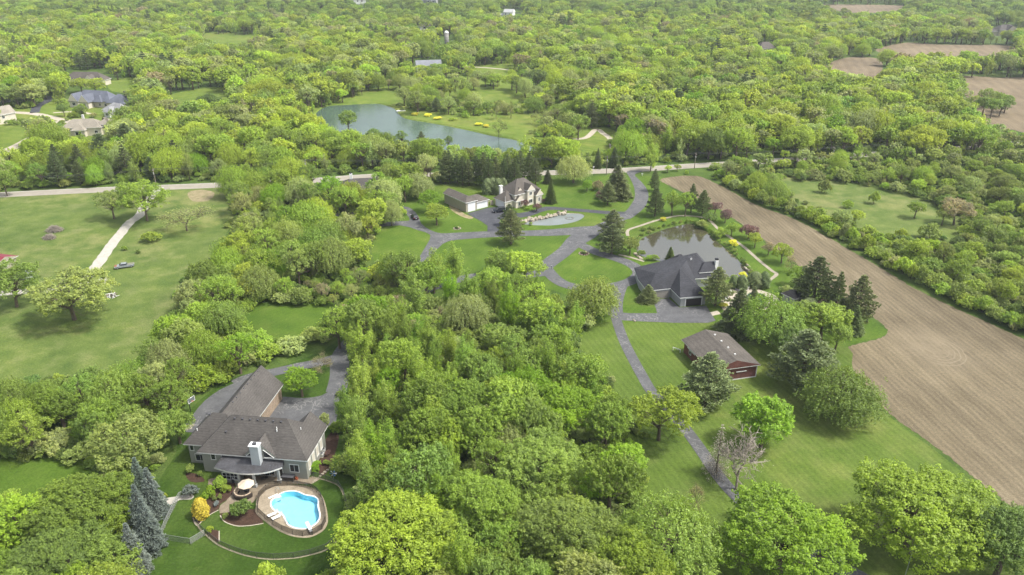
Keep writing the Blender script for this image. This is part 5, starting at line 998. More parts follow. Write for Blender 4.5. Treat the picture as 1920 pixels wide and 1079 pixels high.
# park round the lake and distinct far trees
T(652,226,42,12,'round','M','round tree on the near shore standing against the lake'); T(700,258,46,10,'round','D','dark broad tree on the near shore left of centre lake'); T(753,257,26,8,'airy','M','small round tree alone against the lake'); T(840,266,20,7,'airy','D','thin tree against the right part of the lake'); T(790,262,24,8,'pine','L','pointed conifer against the lake')
for x, y, w_, h_, sp, tn, lb in ((757,178,34,11,'airy','P','pale tree by the white boat on the lake'),(782,188,40,13,'airy','O','tall olive tree on the far shore beside the boat'),(818,196,26,8,'pine','L','small conifer on the far lake shore'),(822,158,56,14,'round','Y','bright yellow tree in the park above the lake'),(865,160,46,13,'airy','O','olive tree in the park right of the bright yellow one'),(888,190,32,10,'willow','P','pale weeping tree on the park lawn'),(930,205,24,9,'budding','P','thin grey tree on the park lawn'),(958,202,26,10,'budding','O','thin tree right on the park lawn'),(935,238,38,9,'budding','M','thin tree at the lake shore reflecting in the water'),(728,157,18,6,'round','R','small bronze tree on the park lawn above the lake'),(1020,214,54,9,'budding','O','low spreading bare-branched tree in the park'),(912,110,20,10,'spruce','N','dark spruce at the park track above the lake'),(1008,145,52,12,'round','D','deep green round tree at the upper park edge'),(1040,152,40,11,'round','D','second deep green round tree at the upper park edge'),(960,152,36,10,'round','Y','yellow-green tree at the upper end of the park lawn'),(925,150,34,10,'round','G','green tree in the middle of the upper park'),(985,165,30,12,'willow','P','tall pale tree at the park edge'),(1060,250,40,11,'airy','G','light tree above the park path'),(1085,235,44,12,'airy','M','tree beside the park path gate'),(1110,215,30,14,'pine','L','tall conifer beside the park path')): T(x,y,w_,h_,sp,tn,lb)
for i, (x, y, tn) in enumerate(((779,214,'F'),(803,216,'F'),(820,222,'F'),(897,233,'F'),(912,236,'F'),(850,224,'Y'))): T(x,y,18,1.6,'bush1',tn,'yellow-flowering bush on the far lake shore, %s' % ('leftmost', 'second from the left', 'third from the left', 'fifth from the left', 'rightmost', 'fourth from the left')[i], 'flowering bushes on the far shore')
T(1795,395,62,9,'round','R','straw-coloured tree on the right edge of the green meadow'); T(1603,406,36,5.5,'round','Y','bright yellow bush in the hedge beside the green meadow'); T(1640,372,24,5,'shrub','G','shrub in the green meadow'); T(1548,352,26,5,'shrub','O','olive shrub at the upper left of the green meadow'); T(1718,392,34,6,'round','G','small round tree in the upper middle of the green meadow'); T(1690,440,30,4,'shrub','Y','yellow-green shrub at the lower edge of the green meadow'); T(1745,436,40,5,'shrub','O','olive shrub at the lower right of the green meadow'); T(1590,384,20,3,'shrub','G','low shrub at the left edge of the green meadow'); T(1770,405,34,6,'round','O','olive tree left of the straw-coloured tree'); T(1355,215,62,12,'round','R','bronze tree in the right-hand wood') if False else None
T(1740,225,52,11,'round','R','bronze-leaved tree in the right-hand woods'); T(1270,190,60,14,'pine','N','dark pine cluster crown in the right-hand woods'); T(1415,225,60,12,'airy','V','vivid open tree in the right-hand woods near the road')
T(237,262,60,15,'pine','N','large dark conifer right of the tan-roofed house'); T(190,278,56,13,'pine','N','dark conifer below the tan-roofed house'); T(118,205,24,7,'round','D','dark small tree on the far street lawn'); T(152,205,22,7,'round','M','small round tree before the blue-grey roofed house'); T(10,188,24,7,'spruce','B','blue-grey spruce at the far street left edge'); T(262,178,56,12,'airy','Y','yellow-green tree right of the blue-grey roofed house'); T(395,190,50,10,'round','D','dark spreading tree on the far lawn')
for i in range(8): T(222 + i * 7, 195 + i * .8, 11, 5, 'arbor', 'N', 'dark columnar evergreen in the hedge right of the blue-grey roof, %s from the left' % ordw(i), 'evergreen hedge on the far street')
for i, (x, y) in enumerate(((1832,192),(1846,196),(1862,200),(1878,200),(1888,192),(1850,182),(1870,184))): T(x,y,34,9+i%3,'round',['O','M','M','D','M','O','G'][i],'%s tree of the small copse jutting into the far right field' % ['leftmost', 'second', 'third', 'fourth', 'rightmost', 'rear left', 'rear right'][i],'copse in the far right field')
for x, y, w_, h_, tn, lb in ((150,158,40,9,'Y','yellow-green tree left before the brown gabled far house'),(176,160,42,10,'Y','yellow-green tree right before the brown gabled far house'),(790,134,40,9,'Y','yellow tree hiding the foot of the far grey barn'),(816,131,44,10,'G','green tree hiding the right end of the far grey barn'),(838,98,30,11,'G','tree hiding the foot of the silo')): T(x,y,w_,h_,'round',tn,lb)
# ---- hedge along the tilled field
hedge = pxline([(1352,345),(1400,372),(1440,392),(1505,417),(1560,447),(1612,476),(1662,505),(1725,543),(1790,575),(1858,606),(1930,640)], 8); acc = 0; last = hedge[0]; hn = 0
for p in hedge[1:]:
    d = (p - last).length; acc += d; last = p
    if acc > 3.4:
        acc = 0; off = trng.uniform(0, 3.2); H_ = trng.uniform(3.2, 5.6); W_ = trng.uniform(4.5, 7)
        plant(p.x + off * .6 + 1.5, p.y + off * .75 + 1.2, W_, H_, 'shrub', trng.choice(['G', 'O', 'P', 'Y', 'G']), 'leafy shrub in the hedge beside the tilled field, %s from the road' % ordw(hn), 'hedge along the tilled field'); MANUAL.append((p.x + 2, p.y + 2, W_ / 2)); hn += 1

# ---- random wood: nearest trees as things, the rest as one mass
def inpoly(px, py, poly):
    c = np.zeros(len(px), bool); n = len(poly)
    for i in range(n):
        x1, y1 = poly[i]; x2, y2 = poly[i - 1]
        if y1 == y2: continue
        c ^= ((y1 > py) != (y2 > py)) & (px < (x2 - x1) * (py - y1) / (y2 - y1) + x1)
    return c
VIS = [[(-150,368),(0,364),(420,342),(425,400),(400,470),(335,520),(310,590),(292,640),(200,690),(0,712),(-150,715)],
 [(455,705),(520,685),(560,650),(640,640),(632,660),(630,750),(616,800),(626,900),(642,960),(605,1030),(560,1120),(240,1120),(280,1000),(305,900),(330,800),(390,735)],
 [(-80,868),(160,864),(110,925),(-80,925)],
 [(690,480),(720,440),(760,385),(830,345),(1000,333),(1100,326),(1240,326),(1310,330),(1493,413),(1647,500),(1920,637),(2300,800),(2300,1200),(1320,1200),(1215,930),(1235,850),(1165,710),(1095,650),(1100,580),(1030,545),(1010,510),(930,470),(870,515),(740,470)],
 [(1450,340),(1540,338),(1690,364),(1800,415),(1780,440),(1690,445),(1570,398),(1490,362)],
 [(588,225),(592,205),(650,192),(720,193),(760,216),(870,239),(960,257),(1005,272),(900,280),(820,272),(740,258),(690,248),(640,246),(600,230)],
 [(650,190),(740,168),(765,178),(735,198)], [(760,204),(870,222),(960,242),(1012,264),(960,260),(870,241),(770,222)], [(880,218),(1000,214),(1012,236),(950,246),(890,238)], [(895,168),(965,168),(962,192),(905,192)], [(1060,262),(1135,266),(1138,284),(1070,278)], [(895,124),(955,126),(955,134),(895,134)],
 [(-20,206),(70,204),(90,186),(100,186),(100,205),(128,212),(110,228),(60,222),(-20,222)], [(132,170),(200,178),(240,196),(238,218),(190,212),(130,200)], [(320,172),(420,166),(425,192),(330,200)], [(385,64),(480,68),(470,84),(385,82)], [(205,152),(260,150),(258,168),(210,170)],
 [(-60,362),(400,344),(400,355),(-60,376)], [(575,334),(708,327),(708,337),(575,345)], [(1095,317),(1330,304),(1330,318),(1100,332)], [(1005,324),(1100,320),(1100,330),(1005,332)],
 [(458,585),(540,572),(605,574),(600,596),(545,628),(480,616)], [(655,330),(692,330),(690,350),(655,350)], [(828,70),(848,70),(848,88),(828,88)], [(775,113),(822,113),(822,130),(775,130)], [(940,18),(975,18),(975,32),(940,32)], [(1855,50),(1902,50),(1902,62),(1855,62)], [(785,50),(806,50),(806,56),(785,56)], [(790,0),(822,0),(822,8),(790,8)], [(660,-4),(690,-4),(690,6),(660,6)], [(1418,86),(1446,86),(1446,98),(1418,98)], [(130,134),(200,134),(200,150),(130,150)], [(1085,238),(1150,238),(1150,262),(1085,262)], [(130,222),(210,222),(205,252),(130,250)], [(0,235),(60,240),(40,285),(0,290)]] + SOILS
CENTRE = [(600,560),(870,510),(1000,520),(1130,560),(1200,700),(1230,900),(1330,1200),(620,1200),(690,960),(650,870),(650,640)]
wr = np.random.default_rng(11)
pts = []
for y0, y1, sp_ in ((72, 240, 5.3), (240, 520, 6.8), (520, 900, 8.4), (900, 1500, 11.0)):
    ny = int((y1 - y0) / sp_)
    for j in range(ny):
        y = y0 + (j + .5) * sp_; hw = y * .72 + 45; nx = int(2 * hw / sp_)
        xs = -hw + (np.arange(nx) + .5 + .5 * (j % 2)) * sp_ + wr.uniform(-.42, .42, nx) * sp_; ys = y + wr.uniform(-.42, .42, nx) * sp_
        pts.append(np.stack([xs, ys], 1))
pts = np.vstack(pts); X, Y = pts[:, 0], pts[:, 1]; PX, PY = proj(X, Y, 0)
n = len(pts)
from mathutils import noise as mnoise
patch = np.array([mnoise.noise(Vector((x * .02, y * .02, 3.3))) for x, y in pts]); patch2 = np.array([mnoise.noise(Vector((x * .045, y * .045, 9.1))) for x, y in pts])
park = inpoly(PX, PY, [(640,175),(760,155),(900,140),(1000,150),(1060,200),(1150,255),(1190,292),(1010,285),(870,240),(740,200)])
scrub = inpoly(PX, PY, [(560,540),(640,520),(720,530),(790,570),(900,600),(960,650),(900,690),(800,650),(720,620),(650,612),(580,600)])
cen = inpoly(PX, PY, CENTRE); rightz = (PX > 1320) & (PY > 300) & ~cen; far = (PY < 318) & ~rightz; leftlow = (PX < 420) & (PY > 640); mid = ~(cen | rightz | far | leftlow)
tw = wr.uniform(size=n); SPS = np.empty(n, object); Hh = np.zeros(n); Wd = np.zeros(n); TN = np.empty(n, object)
def pick(keys, wts, u): return keys[min(len(keys) - 1, int(np.searchsorted(np.cumsum(wts) / sum(wts), u)))]
for i in range(n):
    u = min(.999, max(0, tw[i] * .62 + .19 + .55 * patch[i])); u2 = wr.uniform()
    if cen[i] and not scrub[i]:
        s = pick(['poplar', 'round', 'airy', 'shrub', 'willow', 'budding'], [.34, .24, .14, .12, .09, .07], u); h = wr.uniform(10, 14.5) if s == 'poplar' else wr.uniform(8, 13); t = pick(['M', 'K', 'G', 'H', 'V', 'O', 'P'], [.28, .3, .16, .1, .06, .06, .04], u2)  # darker greens favoured here, painting in the cloud shade
        if PX[i] < 860 and PY[i] > 560: s = 'poplar' if u < .62 else ('round' if u < .8 else 'airy')
        if s == 'poplar': t = 'G' if u2 < .3 else ('V' if u2 < .45 else 'K'); h = max(h, 9)
        if s == 'budding': t = 'R'
    elif scrub[i]:
        s = pick(['shrub', 'budding', 'airy'], [.6, .25, .15], u); h = wr.uniform(3, 6); t = pick(['G', 'R', 'O', 'P', 'M'], [.3, .22, .2, .14, .14], u2)
    elif park[i]:
        s = pick(['airy', 'willow', 'budding', 'round', 'shrub'], [.3, .2, .12, .22, .16], u); h = wr.uniform(6, 11); t = pick(['P', 'O', 'Y', 'G', 'M'], [.3, .22, .2, .16, .12], u2)
    elif rightz[i]:
        s = pick(['round', 'shrub', 'airy', 'willow'], [.42, .35, .13, .1], u); h = wr.uniform(5, 8.5); t = pick(['O', 'G', 'P', 'M', 'Y'], [.34, .28, .14, .14, .1], u2)
    elif leftlow[i]:
        s = pick(['round', 'willow', 'airy', 'shrub', 'poplar'], [.38, .18, .18, .18, .08], u); h = wr.uniform(7, 11); t = pick(['K', 'M', 'P', 'H', 'O', 'G'], [.34, .26, .08, .12, .08, .12], u2)  # weighted to darker greens as painted cloud shade
    elif mid[i]:
        s = pick(['round', 'airy', 'willow', 'shrub', 'poplar', 'pine'], [.38, .16, .12, .18, .10, .06], u); h = wr.uniform(7, 13); t = pick(['G', 'M', 'Y', 'P', 'O', 'V'], [.32, .26, .12, .14, .1, .06], u2)
    else:
        s = pick(['pine', 'round', 'maple', 'poplar', 'airy', 'willow'], [.06, .44, .06, .19, .17, .08], u); h = wr.uniform(6.5, 16); uu = min(.999, max(0, u2 * .6 + .2 + .6 * patch2[i])); t = pick(['M', 'G', 'Y', 'P', 'O', 'V', 'R'], [.13, .24, .28, .18, .11, .04, .02], uu) if PY[i] > 48 + 25 * patch[i] else pick(['D', 'M', 'G', 'O', 'Y'], [.18, .34, .26, .14, .08], uu)
    if s in ('pine',): t = 'N'; h *= 1.15
    if s == 'shrub': h = wr.uniform(3, 5)
    if s == 'maple': h = wr.uniform(12, 15)
    SPS[i] = s; Hh[i] = h; TN[i] = t; Wd[i] = h / RATIO[s] * wr.uniform(.85, 1.15)
keep = (PY > -125) & (Y > 70) & ~(park & (wr.uniform(size=n) < .3))
dep = Y * CT + CAMH * ST; hpx = Hh * FPX / dep * .94; wpx = Wd * FPX / dep
for poly in VIS:
    for f in (0., .3, .6, .85):
        for g in ((0,) if f in (0., .85) else (-.38, 0, .38)): keep &= ~inpoly(PX + g * wpx, PY - f * hpx, poly)
M_A = np.array(MANUAL)
for k0 in range(0, len(M_A), 60):
    blk = M_A[k0:k0 + 60]; dd = np.sqrt((X[:, None] - blk[None, :, 0]) ** 2 + (Y[:, None] - blk[None, :, 1]) ** 2); keep &= ~(dd < (blk[None, :, 2] * .62 + Wd[:, None] * .3)).any(1)
RP = np.array([(p.x, p.y) for p in ROAD]); keep &= ~(np.sqrt((X[:, None] - RP[None, :, 0]) ** 2 + (Y[:, None] - RP[None, :, 1]) ** 2) < np.where(PX > 1310, 4.6, 6.5)[:, None]).any(1)
for bx, by, br_ in ((G(163,160).x, G(163,160).y, 18), (G(800,134).x, G(800,134).y, 13), (G(838,92).x, G(838,92).y, 6), (G(955,37).x, G(955,37).y, 13), (G(1884,66).x, G(1884,66).y, 20), (G(800,60).x, G(800,60).y, 11), (G(806,9).x, G(806,9).y, 13), (G(675,8).x, G(675,8).y, 12), (G(1432,103).x, G(1432,103).y, 11), (G(680,362).x, G(680,362).y, 12), (G(168,252).x, G(168,252).y, 14), (G(-6,232).x, G(-6,232).y, 10), (G(224,216).x, G(224,216).y, 10), (G(175,200).x, G(175,200).y, 24), (G(-18,512).x, G(-18,512).y, 10)):
    keep &= (X - bx) ** 2 + (Y - by) ** 2 > br_ * br_
inview = (PX > -30) & (PX < 1950) & (PY - hpx * .5 < 1095)
idx = np.where(keep)[0]; near = [i for i in idx if inview[i]]; near.sort(key=lambda i: -wpx[i])
isshrub = lambda i: SPS[i] == 'shrub'
NT, NS = 190, 60
things_i = [i for i in near if not isshrub(i)][:NT] + [i for i in near if isshrub(i)][:NS]; sel = set(things_i)
MARKS = [('the turquoise pool', G(555,955)), ('the grey house garage', G(520,720)), ('the basketball court', G(390,770)), ('the blue-grey spruces', G(262,950)), ('the woodland driveway', G(650,650)), ('the striped lawn', G(1120,680)), ('the dense vivid round tree', G(1172,880)), ('the bottom edge', G(930,1079)), ('the grass clearing', G(540,600)), ('the driveway loop', G(1030,545)), ('the lawn pine', G(930,500)), ('the left meadow', G(300,640)), ('the gravel lane', G(400,420)), ('the yellow-green dome tree', G(670,512)), ('the tilled field', G(1760,520)), ('the green meadow', G(1640,400)), ('the country road', G(1450,290)), ('the lake', G(800,300)), ('the side lawn', G(60,850))]
groups_ = {}
for i in things_i:
    d = [(X[i] - q.x) ** 2 + (Y[i] - q.y) ** 2 for _, q in MARKS]; k = int(np.argmin(d)); groups_.setdefault((TN[i], SPS[i], MARKS[k][0]), []).append((d[k], i))
for (tn, s_, mk), lst in groups_.items():
    lst.sort()
    for r_, (_, i) in enumerate(lst):
        lab = '%s %s in the wood by %s' % (CW[tn], KIND[s_][1], mk) + ('' if len(lst) == 1 else ', %snearest' % ('' if r_ == 0 else ordw(r_) + ' '))
        plant(X[i], Y[i], Wd[i], Hh[i], s_, tn, lab, 'woodland near ' + mk.replace('the ', ''))
def mass(name, label, cat, sel_i, protos):
    """one mass of trees: points carrying prototype index, turn, size and tint; geometry nodes put a tree on each"""
    pc = bpy.data.collections.new(name + '_sources')
    order = sorted({v for i in sel_i for v in protos(i)})
    objs = []
    for k, nme in enumerate(order):
        o = bpy.data.objects.new('%03d_%s' % (k, nme), PR[nme]['joined']); pc.objects.link(o); objs.append(o)
    me = bpy.data.meshes.new(name); N_ = len(sel_i); me.vertices.add(N_); co = np.zeros((N_, 3), np.float32); pi = np.zeros(N_, np.int32); rz = wr.uniform(0, 6.283, N_).astype(np.float32); sc_ = np.zeros((N_, 3), np.float32); tc = np.ones((N_, 4), np.float32)
    for j, i in enumerate(sel_i):
        vs = protos(i); nm_ = vs[int(wr.integers(len(vs)))]; pr = PR[nm_]; co[j] = (X[i], Y[i], 0); pi[j] = order.index(nm_); ax = wr.uniform(.84, 1.18); sc_[j] = (Wd[i] / pr['w'] * ax, Wd[i] / pr['w'] / ax, Hh[i] / pr['h'])
        tc[j, :3] = np.maximum(.004, np.array(TINT[TN[i]]) * (1 + .12 * wr.normal()) * (1 + .035 * wr.normal(size=3)))
    me.vertices.foreach_set('co', co.ravel())
    for nm_, ty, arr, f in (('pidx', 'INT', pi, 'value'), ('rz', 'FLOAT', rz, 'value'), ('scl', 'FLOAT_VECTOR', sc_, 'vector'), ('tint', 'FLOAT_COLOR', tc, 'color')):
        a = me.attributes.new(nm_, ty, 'POINT'); a.data.foreach_set(f, arr.ravel())
    o = bpy.data.objects.new(name, me); link(o); tag(o, label, cat, None, 'stuff')
    ng = bpy.data.node_groups.new(name, 'GeometryNodeTree'); ng.interface.new_socket('Geometry', in_out='INPUT', socket_type='NodeSocketGeometry'); ng.interface.new_socket('Geometry', in_out='OUTPUT', socket_type='NodeSocketGeometry')
    N = ng.nodes; gi = N.new('NodeGroupInput'); go = N.new('NodeGroupOutput'); ip = N.new('GeometryNodeInstanceOnPoints'); ci = N.new('GeometryNodeCollectionInfo'); ci.inputs[0].default_value = pc; ci.inputs['Separate Children'].default_value = True; ci.inputs['Reset Children'].default_value = True
    def na(nm_, ty): q = N.new('GeometryNodeInputNamedAttribute'); q.data_type = ty; q.inputs[0].default_value = nm_; return [s for s in q.outputs if s.enabled][0]
    cx_ = N.new('ShaderNodeCombineXYZ'); ng.links.new(na('rz', 'FLOAT'), cx_.inputs[2]); ip.inputs['Pick Instance'].default_value = True
    ng.links.new(gi.outputs[0], ip.inputs['Points']); ng.links.new(ci.outputs[0], ip.inputs['Instance']); ng.links.new(na('pidx', 'INT'), ip.inputs['Instance Index']); ng.links.new(cx_.outputs[0], ip.inputs['Rotation']); ng.links.new(na('scl', 'FLOAT_VECTOR'), ip.inputs['Scale']); ng.links.new(ip.outputs[0], go.inputs[0])
    md = o.modifiers.new('scatter', 'NODES'); md.node_group = ng
    return o
def protos(i):
    s = SPS[i]; lo = dep[i] > 330
    if s == 'maple': return variants('round')
    if s == 'budding': return variants('airy')
    if lo and s in ('round', 'poplar', 'shrub', 'pine', 'airy'): return variants(s + '_lo')
    if lo and s in ('airy', 'willow'): return variants(s)
    return variants(s)
rest = [i for i in idx if i not in sel]
mass('forest', 'mixed spring-green woodland covering the land to the horizon', 'forest', [i for i in rest if not isshrub(i)], protos)
# undergrowth fills the floor of the woods
ug = [i for i in rest if isshrub(i)]
q = []
for y0, y1, sp_ in ((80, 260, 3.6), (260, 480, 4.6)):
    for j in range(int((y1 - y0) / sp_)):
        y = y0 + (j + .5) * sp_; hw = y * .7 + 25; nx = int(2 * hw / sp_); q.append(np.stack([-hw + (np.arange(nx) + .5) * sp_ + wr.uniform(-.45, .45, nx) * sp_, y + wr.uniform(-.45, .45, nx) * sp_], 1))
q = np.vstack(q); n2 = len(q); qx, qy = proj(q[:, 0], q[:, 1], 0); k2 = np.ones(n2, bool)
h2_ = wr.uniform(1.2, 3.4, n2); w2_ = h2_ / .62 * wr.uniform(.9, 1.3, n2); dep2 = q[:, 1] * CT + CAMH * ST
for poly in VIS:
    for f in (0., .8):
        for g in (-.4, .4): k2 &= ~inpoly(qx + g * w2_ * FPX / dep2, qy - f * h2_ * FPX / dep2, poly)
k2 &= ~(np.sqrt((q[:, :1] - RP[None, :, 0]) ** 2 + (q[:, 1:] - RP[None, :, 1]) ** 2) < 6.0).any(1)
for poly in (LAKE_PX, [(610,640),(660,630),(720,580),(760,550),(900,505),(1030,500),(1030,530),(900,535),(760,590),(690,640),(655,680),(655,760),(600,700)]): k2 &= ~inpoly(qx, qy, poly)
q = q[k2]; h2_ = h2_[k2]; w2_ = w2_[k2]; dep2 = dep2[k2]; n0 = len(X)
X = np.concatenate([X, q[:, 0]]); Y = np.concatenate([Y, q[:, 1]]); Hh = np.concatenate([Hh, h2_]); Wd = np.concatenate([Wd, w2_]); dep = np.concatenate([dep, dep2])
SPS = np.concatenate([SPS, np.array(['shrub'] * len(q), object)]); TN = np.concatenate([TN, np.array([['G', 'M', 'G', 'O', 'D', 'P'][int(wr.integers(6))] for _ in q], object)])
mass('undergrowth', 'low green shrubs filling the gaps of the woods', 'undergrowth', ug + list(range(n0, len(X))), protos)
print('TREES', len(things_i), 'manual', len(MANUAL), 'forest', len(rest), 'hedge', hn)
# ------------------------------------------------------------------ fences
ORD = ['first', 'second', 'third', 'fourth', 'fifth', 'sixth', 'seventh', 'eighth', 'ninth', 'tenth']
def fence(name, label, line, h, step, postm, fabm, closed=False, rail=True, pr_=.035):
    root = thing(name, label, 'fence', (line[0].x, line[0].y, 0)); o0 = Vector((line[0].x, line[0].y, 0))
    L = [p - o0 for p in line] + ([line[0] - o0] if closed else []); pts_ = [L[0]]; acc = 0
    for a, b in zip(L, L[1:]):
        d = (b - a).length; acc += d
        if acc >= step: pts_.append(b); acc = 0
    if (pts_[-1] - L[-1]).length > .5: pts_.append(L[-1])
    for p in (pts_[:-1] if closed else pts_): m = MB(); m.tube([(p.x, p.y, -.1), (p.x, p.y, h + .04)], pr_, 6); m.build('post', postm, root)
    for a, b in zip(pts_, pts_[1:]):
        m = MB(); t = (b - a).normalized(); nn = Vector((-t.y, t.x, 0)) * .008
        m.add([(q.x, q.y, z) for z in (.08, h - .03) for q in (a + nn, b + nn, b - nn, a - nn)], [(0, 1, 5, 4), (1, 2, 6, 5), (2, 3, 7, 6), (3, 0, 4, 7), (4, 5, 6, 7), (3, 2, 1, 0)]); pn = m.build('panel', fabm, root)
        if rail: m = MB(); m.tube([(a.x, a.y, h), (b.x, b.y, h)], .025, 5); m.build('top_rail', postm, pn)
    return root
fence('pool_fence', 'curved brown mesh safety fence round the turquoise pool', inset(deck, .35), 1.3, 1.7, BLACK, FABRIC, True, True)
fence('garden_fence', 'long dark chain-link fence curving round the pool lawn', OUTER, 1.25, 2.6, DGREY, CHAIND)
fence('dog_run_fence', 'silver chain-link fence of the small dog run left of the garden', smoothline([Vector((*G(x, y)[:2], 0)) for x, y in ((384,1005),(358,1021),(300,1012))], 1) + smoothline([Vector((*G(x, y)[:2], 0)) for x, y in ((300,1012),(309,990),(318,971),(327,953),(337,934))], 1)[1:], 1.3, 2.2, STEEL, CHAIN, pr_=.045)
fence('rear_dog_run_fence', 'short chain-link fence behind the limestone path', pxline([(337,934),(352,927),(366,922)], 3), 1.2, 2, STEEL, CHAIN)
# ------------------------------------------------------------------ garden furniture and pool gear
def rock(name, p, s, mat, parent=None, seed=0):
    rg = random.Random(seed); bm = bmesh.new(); bmesh.ops.create_icosphere(bm, subdivisions=2, radius=1)
    ph = [rg.uniform(0, 6) for _ in range(6)]
    for v in bm.verts:
        k = 1 + .16 * math.sin(3 * v.co.x + ph[0]) + .16 * math.sin(3.3 * v.co.y + ph[1]) + .12 * math.sin(4 * v.co.z + ph[2]) + rg.uniform(-.06, .06)
        v.co = Vector((v.co.x * s[0], v.co.y * s[1], max(-.5, v.co.z) * s[2])) * k
    me = bpy.data.meshes.new(name); bm.to_mesh(me); bm.free(); me.materials.append(mat)
    o = bpy.data.objects.new(name, me); link(o, parent); o.location = p; o.rotation_euler = (0, 0, rg.uniform(0, 6)); return o
p = G(461, 906, 2.45); u = thing('patio_umbrella', 'beige octagonal patio umbrella over the curved sofa', 'umbrella', (p.x, p.y, .05))
m = MB(); m.tube([(0, 0, 0), (0, 0, 2.85)], .03, 6); m.build('pole', WOODP, u); m = MB(); m.lathe([(.3, 0), (.3, .06), (.06, .1)], 12); m.build('base', DGREY, u)
m = MB()
for i in range(8):
    a, b = 2 * math.pi * i / 8, 2 * math.pi * (i + 1) / 8; c1 = (1.55 * math.cos(a), 1.55 * math.sin(a), 2.18); c2 = (1.55 * math.cos(b), 1.55 * math.sin(b), 2.18); md = (1.42 * math.cos((a + b) / 2), 1.42 * math.sin((a + b) / 2), 2.16)
    m.add([(0, 0, 2.85), c1, md, c2, (0, 0, 2.80), tuple(np.array(c1) - [0, 0, .05]), tuple(np.array(md) - [0, 0, .05]), tuple(np.array(c2) - [0, 0, .05])], [(0, 1, 2), (0, 2, 3), (4, 6, 5), (4, 7, 6), (1, 5, 6, 2), (2, 6, 7, 3)])
m.build('canopy', CANVAS, u)
for i in range(8): a = 2 * math.pi * i / 8; m = MB(); m.tube([(0, 0, 2.7), (1.5 * math.cos(a), 1.5 * math.sin(a), 2.15)], .012, 4); m.build('rib', DGREY, u)
p = G(458, 927); u = thing('curved_sofa', 'curved dark wicker sofa with tan cushions under the umbrella', 'sofa', (p.x, p.y, .05)); a0, a1 = R(150), R(340)
def arc(r0, r1, z0, z1, a0, a1, n=14):
    m = MB(); vs = []
    for i in range(n + 1):
        a = a0 + (a1 - a0) * i / n
        for r, z in ((r0, z0), (r1, z0), (r1, z1), (r0, z1)): vs.append((r * math.cos(a), r * math.sin(a), z))
    m.add(vs, [(i * 4 + j, i * 4 + (j + 1) % 4, i * 4 + 4 + (j + 1) % 4, i * 4 + 4 + j) for i in range(n) for j in range(4)] + [(0, 3, 2, 1), (n * 4, n * 4 + 1, n * 4 + 2, n * 4 + 3)]); return m
arc(1.15, 1.9, 0, .38, a0, a1).build('base', WICKER, u); arc(1.72, 1.95, .38, .85, a0, a1).build('backrest', WICKER, u)
for i in range(4): w_ = (a1 - a0) / 4; arc(1.15, 1.7, .385, .52, a0 + w_ * i + .02, a0 + w_ * (i + 1) - .02, 5).build('seat_cushion', CUSH, u); arc(1.5, 1.715, .53, .95, a0 + w_ * i + .05, a0 + w_ * (i + 1) - .05, 5).build('back_cushion', CUSH, u)
u = thing('fire_table', 'square dark table in front of the curved sofa', 'table', tuple(G(463, 921)[:2]) + (.05,), R(20)); m = MB(); m.box(-.5, .5, -.5, .5, .36, .42); m.build('top', DGREY, u); m = MB(); m.box(-.4, .4, -.4, .4, 0, .36); m.build('base', WICKER, u)
def lounger(px, py, rot, label, mat=WHITE):
    u = thing('sun_lounger', label, 'lounger', tuple(G(px, py)[:2]) + (.06,), rot, 'pool loungers')
    m = MB(); m.box(-.95, .45, -.32, .32, .28, .34); m.build('seat', mat, u); m = MB(); m.add([(.45, -.32, .28), (.45, .32, .28), (1.0, .32, .72), (1.0, -.32, .72), (.45, -.32, .34), (.45, .32, .34), (.97, .32, .78), (.97, -.32, .78)], [(3, 2, 1, 0), (4, 5, 6, 7), (0, 1, 5, 4), (1, 2, 6, 5), (2, 3, 7, 6), (3, 0, 4, 7)]); m.build('backrest', mat, u)
    for x in (-.85, .4):
        for y in (-.28, .28): m = MB(); m.box(x - .025, x + .025, y - .025, y + .025, 0, .28); m.build('leg', mat, u)
lounger(512, 967, R(38), 'upper white lounger on the pool deck left of the water'); lounger(520, 972, R(38), 'lower white lounger on the pool deck left of the water')
a, b = G(584, 1001), G(576, 984); d = b - a; u = thing('diving_board', 'white diving board at the lower end of the turquoise pool', 'diving board', (a.x, a.y, .05), math.atan2(d.y, d.x)); L_ = d.length
m = MB(); m.box(-.1, L_ + .1, -.27, .27, .42, .5); m.build('board', WHITE, u); m = MB(); m.box(0, .5, -.22, .22, 0, .42); m.build('stand', STEEL, u); m = MB(); m.box(.85, 1.0, -.25, .25, 0, .42); m.build('fulcrum', STEEL, u)
for px, py, lb in ((539, 980, 'chrome ladder at the lower left edge of the turquoise pool'), (522, 922, 'chrome handrail at the white pool steps')):
    q = G(px, py); u = thing('pool_ladder', lb, 'ladder', (q.x, q.y, .05), R(40))
    for s in (-.25, .25): m = MB(); m.tube([(-.35, s, 0), (-.35, s, .7), (-.15, s, .88), (.1, s, .85), (.22, s, .5), (.25, s, -.6)], .035, 6); m.build('rail', STEEL, u)
    for z in (-.2, -.45): m = MB(); m.box(.2, .3, -.25, .25, z, z + .03); m.build('tread', STEEL, u)
p = G(543, 897); u = thing('hot_tub', 'dark covered hot tub against the back wall of the grey house', 'hot tub', (p.x, p.y, .03), HA); m = MB(); m.box(-1.15, 1.15, -1.0, 1.0, 0, .85); m.build('shell', WICKER, u)
for s in (-1, 1): m = MB(); m.box(min(0, s * 1.2), max(0, s * 1.2), -1.05, 1.05, .85, .97); m.build('cover', DGREY, u)
m = MB(); m.box(1.25, 1.75, -.45, .45, 0, .25); m.box(1.25, 1.5, -.45, .45, .25, .5); m.build('steps', REDW, u)
